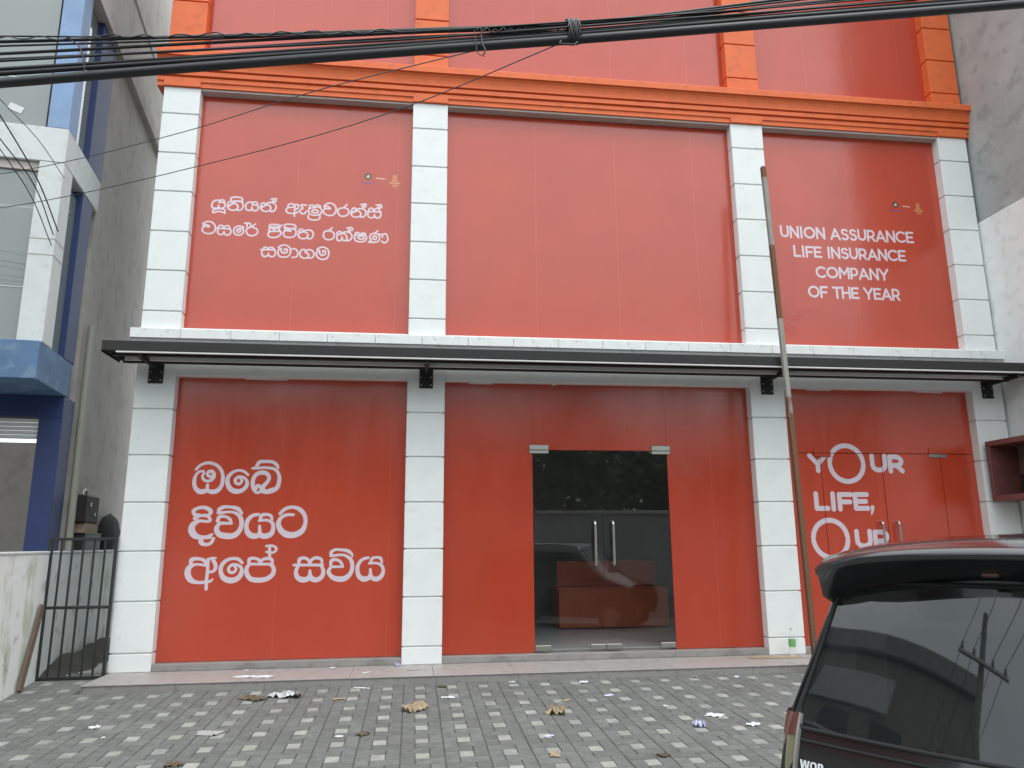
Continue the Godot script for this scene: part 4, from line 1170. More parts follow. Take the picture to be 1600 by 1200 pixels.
func make_left_building() -> void:
	var b := base("corner_building", "blue and white building with glass front left of the red shop", "building", "", Vector3(-4.3, 0, 0), deg_to_rad(7.0))
	# ground floor: blue column, rolled shutter, dark shop
	span(b, "blue_column", Vector3(-0.25, -0.3, -0.75), Vector3(0.0, 3.22, -0.34), M.deep_blue, 0.006)
	span(b, "beam", Vector3(-6.0, 2.96, -0.76), Vector3(-0.001, 3.219, -0.33), M.deep_blue, 0.006)
	for k in 5:
		span(b, "shutter_slat", Vector3(-3.2, 2.70 + k * 0.05, -0.42), Vector3(-0.256, 2.745 + k * 0.05, -0.385), M.shutter_white, 0.008)
	span(b, "shop_floor", Vector3(-6.0, -0.3, -5.0), Vector3(-0.26, 0.05, -0.3), M.cement, 0.0)
	span(b, "shop_rear_wall", Vector3(-6.0, 0.05, -5.0), Vector3(-0.22, 3.2, -4.9), M.side_plaster, 0.0)
	span(b, "shop_side_wall", Vector3(-0.22, -0.3, -4.9), Vector3(-0.02, 3.21, -0.76), M.side_plaster, 0.0)
	# blue ledge
	span(b, "blue_ledge", Vector3(-6.0, 3.221, -0.50), Vector3(0.0, 3.65, 0.68), M.ledge_blue, 0.008)
	# first floor
	span(b, "white_pillar", Vector3(-0.26, 3.651, 0.30), Vector3(0.0, 5.799, 0.62), M.left_white, 0.006)
	span(b, "floor_band", Vector3(-6.0, 5.80, -0.76), Vector3(0.003, 6.23, 0.624), M.left_white, 0.006)
	span(b, "band_trim", Vector3(-6.0, 5.69, 0.50), Vector3(-0.262, 5.797, 0.58), M.soffit_grey, 0.004)
	for e in [[3.66, 5.69], [6.235, 9.6]]:
		for k in 4:
			var xa := -0.262 - (k + 1) * 1.25
			put(b, "window_pane", cbox(1.235, e[1] - e[0], 0.012, 0.001), M.blue_glass, Vector3(xa + 0.625, (e[0] + e[1]) * 0.5, 0.545))
			span(b, "mullion", Vector3(xa - 0.025, e[0], 0.51), Vector3(xa + 0.006, e[1], 0.57), M.zinc, 0.003)
		span(b, "transom", Vector3(-5.3, e[0] + 0.62, 0.528), Vector3(-0.27, e[0] + 0.632, 0.556), M.zinc, 0.001)
		put(b, "side_pane", cbox(0.012, e[1] - e[0], 0.50, 0.001), M.blue_glass, Vector3(-0.08, (e[0] + e[1]) * 0.5, 0.06))
		span(b, "office_back", Vector3(-6.0, e[0], -0.70), Vector3(-0.14, e[1], -0.55), M.side_plaster, 0.0)
	span(b, "blue_pillar", Vector3(-0.12, 3.655, -0.55), Vector3(-0.001, 5.797, -0.15), M.deep_blue, 0.006)
	span(b, "blue_pillar", Vector3(-0.12, 6.233, -0.80), Vector3(-0.001, 8.258, -0.20), M.deep_blue, 0.006)
	span(b, "light_blue_pillar", Vector3(-0.23, 6.232, 0.32), Vector3(0.0, 9.6, 0.62), M.light_blue, 0.006)
	# overhang and upper storey
	span(b, "overhang", Vector3(-0.6, 8.26, -8.0), Vector3(0.06, 8.50, 0.30), M.side_plaster, 0.006)
	span(b, "upper_wall", Vector3(-6.0, 9.6, -8.0), Vector3(0.0, 12.5, 0.62), M.side_plaster, 0.01)
	span(b, "upper_side_wall", Vector3(-0.5, 8.501, -8.0), Vector3(-0.02, 9.599, 0.29), M.side_plaster, 0.0)
	span(b, "rear_side_wall", Vector3(-0.2, -0.3, -8.0), Vector3(-0.03, 8.259, -0.81), M.side_plaster, 0.0)
	put(b, "drain_pipe", tube([Vector3(0.03, 1.395, -1.02), Vector3(0.03, 2.8, -1.01), Vector3(0.03, 4.3, -1.0)], 0.045, 10, 3), M.pipe_cream)
	put(b, "window_notice", cbox(0.16, 0.085, 0.003, 0.001), M.paper, Vector3(-0.60, 6.46, 0.555), Vector3(0, 0, -0.35))
	for y in [4.66, 4.85]:
		span(b, "pillar_ring", Vector3(-0.264, y, 0.296), Vector3(0.004, y + 0.012, 0.624), M.soffit_grey, 0.002)
	# boundary wall between the lots
	var w := base("boundary_wall", "low white boundary wall with green algae stains beside the iron gate", "wall", "", Vector3(-4.3, 0, 0), deg_to_rad(7.0))
	span(w, "wall_body", Vector3(0.01, -0.35, -6.0), Vector3(0.16, 1.36, 4.2), M.algae_wall, 0.008)
	span(w, "coping", Vector3(0.002, 1.361, -6.0), Vector3(0.168, 1.39, 4.2), M.left_white, 0.006)
	# alley floor
	struct("alley_floor", cbox(0.95, 0.1, 7.6, 0.005), M.cement, Vector3(-3.90, -0.022, -4.12), "narrow concrete alley behind the iron gate")
	var soil := []
	for i in 15:
		var z := 0.0 - i * 0.22
		var row := []
		for k in 6:
			var v := k / 5.0
			var hgt := (0.17 + 0.03 * sin(i * 0.9) + 0.015 * sin(i * 2.1)) * (1.0 - v) * (1.0 - v) * minf(1.0, i * 0.3)
			row.append(Vector3(-4.16 - 0.012 * i + v * (0.34 + 0.06 * sin(i * 2.3)), 0.031 + hgt + 0.008 * sin(k * 5.0 + i * 3.0), z))
		soil.append(row)
	struct("soil_bank", loft(soil), M.dark_soil, Vector3.ZERO, "dark soil banked along the wall foot behind the gate")
	# odds and ends left on the wall
	var t := Transform3D(Basis(Vector3.UP, deg_to_rad(7.0)), Vector3(-4.3, 0, 0))
	var crate := base("storage_crate", "dark crate at the bottom of the junk pile on the wall", "crate", "", t * Vector3(0.085, 1.39, -1.55), deg_to_rad(7.0))
	for e in [[-0.07, 0.0, 0.02, 0.76], [0.07, 0.0, 0.02, 0.76], [0.0, -0.37, 0.12, 0.02], [0.0, 0.37, 0.12, 0.02]]:
		put(crate, "side_board", cbox(e[2], 0.20, e[3], 0.003), M.black_iron, Vector3(e[0], 0.10, e[1]))
	put(crate, "lid", cbox(0.165, 0.02, 0.78, 0.004), M.black_iron, Vector3(0, 0.211, 0))
	var box := base("cardboard_box", "small tan cardboard box in the junk pile on the wall", "box", "", t * Vector3(0.085, 1.611, -1.45), deg_to_rad(7.0))
	put(box, "carton", cbox(0.15, 0.115, 0.60, 0.004), M.cardboard, Vector3(0, 0.058, 0))
	put(box, "flap", cbox(0.15, 0.006, 0.29, 0.002), M.cardboard, Vector3(0, 0.119, -0.15))
	put(box, "flap", cbox(0.15, 0.006, 0.29, 0.002), M.cardboard, Vector3(0, 0.119, 0.15))
	var case := base("metal_case", "dark metal case with a ring handle on top of the junk pile", "case", "", t * Vector3(0.085, 1.733, -1.40), deg_to_rad(7.0))
	put(case, "body", cbox(0.15, 0.36, 0.62, 0.02), M.dark_steel, Vector3(0, 0.18, 0))
	put(case, "latch", cbox(0.01, 0.05, 0.05, 0.003), M.zinc, Vector3(0.08, 0.24, 0.1))
	put(case, "latch", cbox(0.01, 0.04, 0.04, 0.003), M.zinc, Vector3(0.08, 0.12, -0.12))
	var ring := []
	for k in 9:
		ring.append(Vector3(0, 0.36 + 0.07 * sin(PI * k / 8.0), 0.12 + 0.09 * cos(PI * k / 8.0)))
	put(case, "ring_handle", tube(ring, 0.014, 8, 3), M.zinc)
	var sack_rings := []
	for i in 9:
		var s := i / 8.0
		var r := []
		for k in 13:
			var a := TAU * k / 12.0
			var wob := 1.0 + 0.12 * sin(3.0 * a + i) + 0.08 * sin(5.0 * a + 2.0 * i)
			r.append(Vector3(cos(a) * 0.075 * wob, 0, sin(a) * 0.55 * wob) * (sin(PI * clampf(0.12 + s * 0.88, 0, 1)) ** 0.4) + Vector3(0, s * 0.52, 0))
		sack_rings.append(r)
	top("sack", loft(sack_rings), M.void, t * Vector3(0.085, 1.392, -2.65), "dark sack slumped on the wall behind the iron gate", "sack", "", Vector3(0, deg_to_rad(7.0), 0))
	# leaning board
	var foot := Vector3(-4.018, 0.012, 0.63)
	var head := Vector3(-4.075, 0.82, 0.22)
	var along := (head - foot).normalized()
	var face_ := (Vector3.RIGHT - along * along.x).normalized()
	var board := top("wooden_board", cbox(0.022, foot.distance_to(head), 0.085, 0.004), M.wood, (foot + head) * 0.5, "weathered brown board leaning on the wall beside the gate", "board")
	board.basis = Basis(face_, along, face_.cross(along))
	# iron gate
	var g := base("iron_gate", "black iron bar gate across the narrow alley left of the shop", "gate", "", Vector3(-3.80, 0.0, 0.05))
	for x in [-0.335, 0.355]:
		put(g, "post", cbox(0.045 if x < 0 else 0.03, 1.52, 0.04, 0.003), M.black_iron, Vector3(x, 0.775, 0))
	for y in [0.045, 0.78, 1.52]:
		put(g, "rail", cbox(0.66 if y < 1.5 else 0.72, 0.032, 0.034, 0.003), M.black_iron, Vector3(0.01, y, 0.001))
	for k in 5:
		for e in [[0.0615, 0.7625], [0.7965, 1.5035]]:
			put(g, "bar", cbox(0.020, e[1] - e[0], 0.020, 0.003), M.black_iron, Vector3(-0.22 + k * 0.115, (e[0] + e[1]) * 0.5, 0))

func make_right_building() -> void:
	var b := base("neighbour_building", "grey neighbour building whose side wall rises right of the shop", "building")
	span(b, "painted_wall", Vector3(7.93, -0.4, -8.0), Vector3(13.5, 5.94, 2.62), M.side_white, 0.01)
	span(b, "cement_wall", Vector3(7.945, 5.941, -8.0), Vector3(13.5, 13.5, 2.62), M.cement, 0.01)
	# red-framed box on the side wall
	var c := base("meter_box", "red framed box on the white side wall at the right edge", "box", "", Vector3(7.93, 2.33, 0.48))
	put(c, "back", cbox(0.02, 0.70, 0.80, 0.003), M.wood, Vector3(-0.02, 0, 0))
	for s in [-1.0, 1.0]:
		put(c, "frame_rail", cbox(0.42, 0.07, 0.86, 0.006), M.red_steel, Vector3(-0.24, s * 0.36, 0))
		put(c, "frame_stile", cbox(0.42, 0.645, 0.06, 0.006), M.red_steel, Vector3(-0.24, 0, s * 0.395))
	put(c, "meter", cbox(0.16, 0.34, 0.24, 0.02), M.far_cream, Vector3(-0.12, 0.06, 0.14))
	put(c, "fuse_box", cbox(0.12, 0.22, 0.18, 0.01), M.void, Vector3(-0.10, -0.16, -0.14))
	put(c, "conduit", tube([Vector3(-0.06, -0.40, 0.1), Vector3(-0.06, -0.62, 0.1), Vector3(-0.03, -2.5, 0.12)], 0.02, 8, 3), M.dark_steel)

# ---------------------------------------------------------------- loose things

func scrap_mesh(sx: float, sz: float, rough: float, seed_: int, ragged := 0.2) -> Mesh:
	# a torn, creased sheet lying on the ground: a bent grid with a ragged edge and a little thickness
	var n := FastNoiseLite.new()
	n.seed = seed_
	n.frequency = 0.35
	var nx := 9
	var nz := 8
	var grid := []
	for i in nx + 1:
		var row := []
		for j in nz + 1:
			var u := float(i) / nx - 0.5
			var v := float(j) / nz - 0.5
			var e := 1.0 + ragged * 1.8 * n.get_noise_2d(i * 0.8 + 40, j * 0.8)
			var y := absf(n.get_noise_2d(i * 1.5, j * 1.5)) * rough * 1.2 + 0.002
			row.append(Vector3(u * sx * e, y, v * sz * e))
		grid.append(row)
	var st := begin()
	for i in nx:
		for j in nz:
			if (i == 0 or i == nx - 1) and (j == 0 or j == nz - 1) and (seed_ + i + j) % 2 == 0: continue
			var a: Vector3 = grid[i][j]
			var b: Vector3 = grid[i + 1][j]
			var c: Vector3 = grid[i + 1][j + 1]
			var d: Vector3 = grid[i][j + 1]
			var lo := Vector3(0, -0.0015, 0)
			for t in [[a, b, c], [a, c, d]]:
				var nn: Vector3 = (t[1] - t[0]).cross(t[2] - t[0]).normalized()
				if nn.y < 0: nn = -nn
				tri(st, t[0], t[1], t[2], nn)
				tri(st, t[0] + lo, t[1] + lo, t[2] + lo, -nn)
	return st.commit()

func litter(called: String, x: float, z: float, sx: float, sz: float, rough: float, mat: Material, label: String, category: String, on_step := false, group := "litter strewn over the forecourt") -> void:
	var s := rng.randi() % 1000
	var y := 0.0755 if on_step else ground_y(z) + 0.001
	top(called, scrap_mesh(sx * 0.78, sz * 0.78, rough, s), mat, Vector3(x, y, z), label, category, group, Vector3(0 if on_step else atan(SLOPE), rng.randf_range(-0.7, 0.7), 0))

func make_litter() -> void:
	litter("paper_sheet", -1.77, 0.53, 0.52, 0.16, 0.012, M.paper, "long torn white sheet lying on the entrance step", "paper", true)
	litter("paper_ball", -0.28, 0.06, 0.09, 0.07, 0.06, M.lilac_paper, "lilac crumpled scrap against the column on the step", "paper", true)
	litter("paper_sheet", -0.10, 0.36, 0.17, 0.12, 0.006, M.grey_paper, "pale flat scrap on the step before the middle column", "paper", true)
	litter("paper_scrap", -1.0, 0.10, 0.09, 0.05, 0.02, M.paper, "small white scrap at the rear of the left step", "paper", true)
	litter("paper_scrap", -0.60, 0.50, 0.12, 0.03, 0.02, M.paper, "thin white strip near the front edge of the step", "paper", true)
	litter("paper_scrap", -1.93, 0.10, 0.06, 0.05, 0.02, M.paper, "tiny white scrap on the step behind the long sheet", "paper", true)
	litter("plastic_bag", -1.37, 1.17, 0.34, 0.20, 0.07, M.silver_plastic, "crumpled silvery plastic bag on the pavers beside dead leaves", "bag")
	litter("leaf_pile", -1.63, 1.24, 0.34, 0.20, 0.04, M.dead_leaf, "brown heap of dead leaves beside the silvery bag", "leaves")
	litter("paper_ball", -1.22, 1.26, 0.08, 0.07, 0.06, M.void, "small black crumpled scrap in front of the silvery bag", "scrap")
	litter("paper_scrap", -2.73, 2.11, 0.11, 0.10, 0.03, M.paper, "white crumpled paper at the far left of the pavers", "paper")
	litter("paper_scrap", -2.54, 2.44, 0.04, 0.04, 0.02, M.paper, "tiny white dot of paper at the left of the pavers", "paper")
	litter("paper_sheet", -1.74, 2.42, 0.24, 0.16, 0.02, M.grey_paper, "greyish flat paper lying across the left pavers", "paper")
	litter("paper_scrap", -0.68, 2.66, 0.08, 0.05, 0.02, M.paper, "white scrap beside a dark leaf in front of the left window", "paper")
	litter("dead_leaf", -0.50, 2.62, 0.12, 0.10, 0.03, M.dead_leaf, "dark curled leaf beside a white scrap on the pavers", "leaf")
	litter("cardboard_piece", -0.08, 1.90, 0.30, 0.20, 0.10, M.cardboard, "torn tan cardboard in front of the middle column", "cardboard")
	litter("paper_scrap", -0.62, 0.92, 0.22, 0.04, 0.012, M.paper, "thin white strip on the pavers just below the step", "paper")
	litter("cardboard_piece", -0.80, 1.37, 0.16, 0.07, 0.015, M.cardboard, "flat pale tan scrap left of the middle column", "cardboard")
	litter("cardboard_piece", 1.17, 2.19, 0.20, 0.17, 0.12, M.cardboard, "crumpled tan wrapper in front of the glass doors", "wrapper")
	litter("paper_sheet", 2.53, 2.45, 0.19, 0.15, 0.015, M.paper, "clean white sheet on the pavers near the parked car", "paper")
	litter("paper_ball", 2.27, 2.76, 0.12, 0.12, 0.07, M.lilac_paper, "bluish crumpled paper ball near the clean white sheet", "paper")
	litter("paper_scrap", 2.73, 2.79, 0.14, 0.09, 0.03, M.paper, "white crumpled scrap nearest to the parked car", "paper")
	litter("paper_scrap", 1.69, 0.99, 0.13, 0.08, 0.03, M.paper, "white scrap on the pavers below the left glass door", "paper")
	litter("paper_scrap", 1.80, 1.59, 0.14, 0.07, 0.012, M.lilac_paper, "lilac flat scrap in front of the glass doors", "paper")
	litter("paper_scrap", 0.94, 0.87, 0.08, 0.05, 0.02, M.paper, "small white scrap below the step left of the doors", "paper")
	litter("paper_scrap", 0.97, 2.88, 0.10, 0.05, 0.015, M.lilac_paper, "bright bluish scrap on a pale paver before the doors", "paper")
	litter("dead_leaf", 0.94, 3.35, 0.09, 0.16, 0.02, M.cardboard, "tan forked leaf at the bottom of the picture", "leaf")
	litter("dead_leaf", 1.72, 3.49, 0.10, 0.09, 0.03, M.dead_leaf, "brown leaf on a pale paver at the bottom right", "leaf")
	litter("paper_scrap", 2.21, 2.08, 0.05, 0.05, 0.02, M.paper, "small white dot of paper between the doors and the car", "paper")
	litter("cardboard_piece", 1.35, 1.74, 0.13, 0.06, 0.015, M.cardboard, "small pinkish tan scrap behind the tan wrapper", "cardboard")
	litter("paper_scrap", 0.24, 1.45, 0.17, 0.07, 0.012, M.paper, "white scrap on the pavers right of the middle column", "paper")
	litter("dead_leaf", 0.20, 0.98, 0.14, 0.08, 0.03, M.dead_leaf, "brown debris below the step by the middle column", "leaf")
	litter("paper_scrap", 3.39, 0.95, 0.09, 0.05, 0.02, M.paper, "white scrap below the step right of the glass doors", "paper")
	litter("paper_scrap", 2.94, 0.90, 0.07, 0.06, 0.03, M.grey_paper, "dull grey scrap below the right glass door", "paper")
	litter("dead_leaf", -1.78, 3.21, 0.16, 0.12, 0.03, M.dead_leaf, "brown leaf at the bottom left of the picture", "leaf")
	# bottle on its cardboard
	var mat_ := top("cardboard_mat", scrap_mesh(0.62, 0.22, 0.006, 5, 0.1), M.cardboard, Vector3(4.22, 0.0755, 0.20), "flattened cardboard under the bottle at the foot of the column", "cardboard")
	mat_.rotation.y = -0.1
	var bo := base("water_bottle", "clear plastic bottle with green label standing at the foot of the column", "bottle", "", Vector3(4.46, 0.082, 0.16))
	put(bo, "bottle_body", lathe([Vector2(0.0, 0.001), Vector2(0.036, 0.0), Vector2(0.042, 0.02), Vector2(0.041, 0.08), Vector2(0.038, 0.09), Vector2(0.042, 0.10), Vector2(0.042, 0.20), Vector2(0.038, 0.235), Vector2(0.018, 0.285), Vector2(0.015, 0.30)], 18), M.bottle_plastic)
	put(bo, "label", lathe([Vector2(0.0425, 0.105), Vector2(0.0432, 0.11), Vector2(0.0432, 0.185), Vector2(0.0425, 0.19)], 18), M.bottle_label)
	put(bo, "cap", lathe([Vector2(0.0, 0.325), Vector2(0.017, 0.324), Vector2(0.018, 0.302), Vector2(0.015, 0.30)], 14), M.bottle_cap)

func make_post() -> void:
	# the rusty square tube leaning on the canopy
	var a := Vector3(4.32, ground_y(0.95), 0.95)
	var b := Vector3(4.418, 6.33, 0.50)
	var t := (b - a).normalized()
	var sx := Vector3.RIGHT
	sx = (sx - t * sx.dot(t)).normalized()
	var sz := sx.cross(t)
	var st := begin()
	var h := 0.027
	var c := [[-1, 1], [1, 1], [1, -1], [-1, -1]]
	for i in 4:
		var j := (i + 1) % 4
		var o0: Vector3 = sx * c[i][0] * h + sz * c[i][1] * h
		var o1: Vector3 = sx * c[j][0] * h + sz * c[j][1] * h
		var out := (o0 + o1).normalized()
		var steps := 24
		for k in steps:
			var v0 := float(k) / steps
			var v1 := float(k + 1) / steps
			var bend0 := sx * sin(v0 * PI) * 0.012
			var bend1 := sx * sin(v1 * PI) * 0.012
			var p := [a.lerp(b, v0) + o0 + bend0, a.lerp(b, v0) + o1 + bend0, a.lerp(b, v1) + o1 + bend1, a.lerp(b, v1) + o0 + bend1]
			var uv := [Vector2(i * 0.25, 1 - v0), Vector2(i * 0.25 + 0.25, 1 - v0), Vector2(i * 0.25 + 0.25, 1 - v1), Vector2(i * 0.25, 1 - v1)]
			for tr in [[0, 1, 2], [0, 2, 3]]:
				var g: Vector3 = (p[tr[1]] - p[tr[0]]).cross(p[tr[2]] - p[tr[0]])
				var order: Array = [tr[0], tr[2], tr[1]] if g.dot(out) > 0.0 else tr
				for q in order:
					st.set_normal(out)
					st.set_uv(uv[q])
					st.add_vertex(p[q])
	top("steel_post", st.commit(), M.rusty_post, Vector3.ZERO, "tall rusty square steel post leaning on the canopy", "post")

func make_cables() -> void:
	var bun := base("cable_bundle", "thick bundle of black overhead cables strung across the top", "cables")
	var lines := [
		[0.0275, [[-9.0, 3.55, 4.6], [-2.433, 3.936, 5.2], [-1.516, 4.039, 5.284], [-0.2, 4.18, 5.4], [0.726, 4.277, 5.479], [2.08, 4.433, 5.591], [3.472, 4.60, 5.7], [12.0, 5.9, 6.4]]],
		[0.014, [[-9.0, 3.65, 4.6], [-2.441, 3.994, 5.2], [-1.519, 4.083, 5.284], [-0.201, 4.213, 5.4], [0.726, 4.313, 5.479], [2.084, 4.475, 5.591], [3.477, 4.64, 5.7], [12.0, 5.98, 6.4]]],
		[0.011, [[-9.0, 3.70, 4.58], [-2.444, 4.022, 5.2], [-1.521, 4.107, 5.28], [-0.201, 4.234, 5.4], [0.727, 4.333, 5.47], [2.086, 4.497, 5.58], [3.483, 4.675, 5.69], [12.0, 6.0, 6.38]]],
		[0.007, [[-9.0, 3.80, 4.62], [-2.449, 4.065, 5.21], [-1.524, 4.139, 5.30], [-0.202, 4.25, 5.41], [0.727, 4.345, 5.50], [2.086, 4.51, 5.60], [3.483, 4.69, 5.71], [12.0, 6.04, 6.4]]],
		[0.008, [[-9.0, 3.84, 4.6], [-2.452, 4.089, 5.19], [-1.526, 4.160, 5.27], [-0.202, 4.276, 5.39], [0.727, 4.353, 5.46], [2.088, 4.525, 5.58], [3.491, 4.715, 5.69], [12.0, 6.08, 6.4]]],
		[0.009, [[-9.0, 3.88, 4.6], [-2.456, 4.117, 5.2], [-1.528, 4.192, 5.284], [-0.202, 4.300, 5.4], [0.728, 4.364, 5.479], [2.091, 4.555, 5.591], [3.5, 4.76, 5.7], [12.0, 6.15, 6.4]]],
		[0.006, [[-9.0, 3.95, 4.6], [-2.461, 4.150, 5.22], [-1.53, 4.206, 5.30], [-0.203, 4.308, 5.41], [0.728, 4.372, 5.49], [2.093, 4.575, 5.60], [3.5, 4.80, 5.7], [12.0, 6.2, 6.4]]],
		[0.010, [[-9.0, 4.02, 4.6], [-2.465, 4.192, 5.2], [-1.532, 4.240, 5.284], [-0.203, 4.318, 5.4], [0.728, 4.385, 5.479], [2.095, 4.600, 5.591], [3.5, 4.84, 5.7], [12.0, 6.3, 6.4]]],
		[0.005, [[-9.0, 4.05, 4.6], [-2.465, 4.205, 5.23], [-1.532, 4.222, 5.31], [-0.203, 4.290, 5.42], [0.728, 4.38, 5.50], [2.095, 4.54, 5.60], [3.5, 4.74, 5.7], [12.0, 6.3, 6.4]]],
	]
	for e in lines:
		var pts := []
		for p in e[1]: pts.append(Vector3(p[0], p[1], p[2]))
		put(bun, "cable", tube(pts, e[0], 10, 8), M.cable)
	# wire lashing round the bundle, loose ends and a thin wire wound along it
	var wind := []
	for k in 120:
		var a := TAU * k / 12.0
		var s := k / 119.0
		wind.append(Vector3(0.70 + 0.072 * s + 0.006 * sin(k * 1.7), 4.328 + 0.007 * s + (0.076 + 0.004 * sin(k * 0.9)) * sin(a), 5.478 + 0.040 * cos(a)))
	put(bun, "lashing", tube(wind, 0.0055, 6, 2), M.cable)
	put(bun, "loose_loop", tube([Vector3(0.66, 4.25, 5.50), Vector3(0.65, 4.225, 5.51), Vector3(0.69, 4.215, 5.52), Vector3(0.735, 4.225, 5.51), Vector3(0.755, 4.25, 5.50)], 0.006, 6, 5), M.cable)
	put(bun, "loose_end", tube([Vector3(0.165, 4.33, 5.45), Vector3(0.175, 4.20, 5.47), Vector3(0.185, 4.14, 5.48), Vector3(0.22, 4.125, 5.48)], 0.0025, 6, 5), M.cable)
	put(bun, "loose_end", tube([Vector3(0.205, 4.33, 5.45), Vector3(0.21, 4.21, 5.47), Vector3(0.225, 4.16, 5.48), Vector3(0.215, 4.135, 5.48)], 0.005, 6, 5), M.cable)
	put(bun, "loose_end", tube([Vector3(-2.08, 4.20, 5.26), Vector3(-2.02, 4.15, 5.28), Vector3(-1.98, 4.06, 5.28), Vector3(-1.97, 4.0, 5.28)], 0.004, 6, 5), M.cable)
	for q in [[-2.46, 0.5], [0.18, 0.72]]:
		var wave := []
		for k in 40:
			var s := k / 39.0
			var x: float = lerpf(q[0], q[0] + 2.2 if q[0] < -1 else q[1], s)
			var y: float = lerpf(4.18, 4.29, s) if q[0] < -1 else lerpf(4.30, 4.345, s)
			wave.append(Vector3(x, y + 0.012 * sin(k * 1.9) + 0.006 * sin(k * 0.7), lerpf(5.24, 5.42, s) if q[0] < -1 else 5.47))
		put(bun, "wound_wire", tube(wave, 0.0035, 5, 3), M.cable)
	# thin service wires to the blue building
	var thin := [
		["thin black wire dropping left from the loose ends of the bundle", [[0.181, 4.199, 5.43], [-0.845, 4.605, 4.3], [-2.167, 4.874, 3.1], [-4.19, 4.997, 1.9], [-7.0, 5.1, 1.0]]],
		["thin black wire dropping left from the lashing of the bundle", [[0.64, 4.243, 5.47], [-0.206, 4.337, 4.6], [-2.008, 4.51, 3.2], [-4.091, 4.6, 2.0], [-7.0, 4.7, 1.0]]],
	]
	for e in thin:
		var pts := []
		for p in e[1]: pts.append(Vector3(p[0], p[1], p[2]))
		top("service_wire", tube(pts, 0.0035, 6, 8), M.cable, Vector3.ZERO, e[0], "wire", "thin wires in front of the buildings")
	var diag := [
		[0.004, "uppermost thin wire slanting down across the blue building", [[-5.6, 7.2, 3.6], [-4.459, 5.98, 1.6], [-4.264, 5.785, 1.2], [-4.20, 5.60, 0.63]]],
		[0.007, "thick black wire slanting down to the white pillar's edge", [[-5.6, 7.6, 3.6], [-4.436, 5.798, 1.6], [-4.211, 5.321, 1.2], [-4.20, 4.95, 0.62]]],
		[0.006, "black wire slanting down just left of the thick one", [[-5.6, 7.2, 3.6], [-4.403, 5.532, 1.6], [-4.25, 5.274, 1.2], [-4.24, 4.90, 0.63]]],
		[0.005, "lowest black wire slanting across the white pillar", [[-5.6, 7.1, 3.6], [-4.389, 5.418, 1.6], [-4.267, 5.147, 1.2], [-4.25, 4.78, 0.63]]],
	]
	for e in diag:
		var pts := []
		for p in e[2]: pts.append(Vector3(p[0], p[1], p[2]))
		top("slanting_wire", tube(pts, e[0], 6, 8), M.cable, Vector3.ZERO, e[1], "wire", "slanting wires at the blue building")

# ---------------------------------------------------------------- the parked car

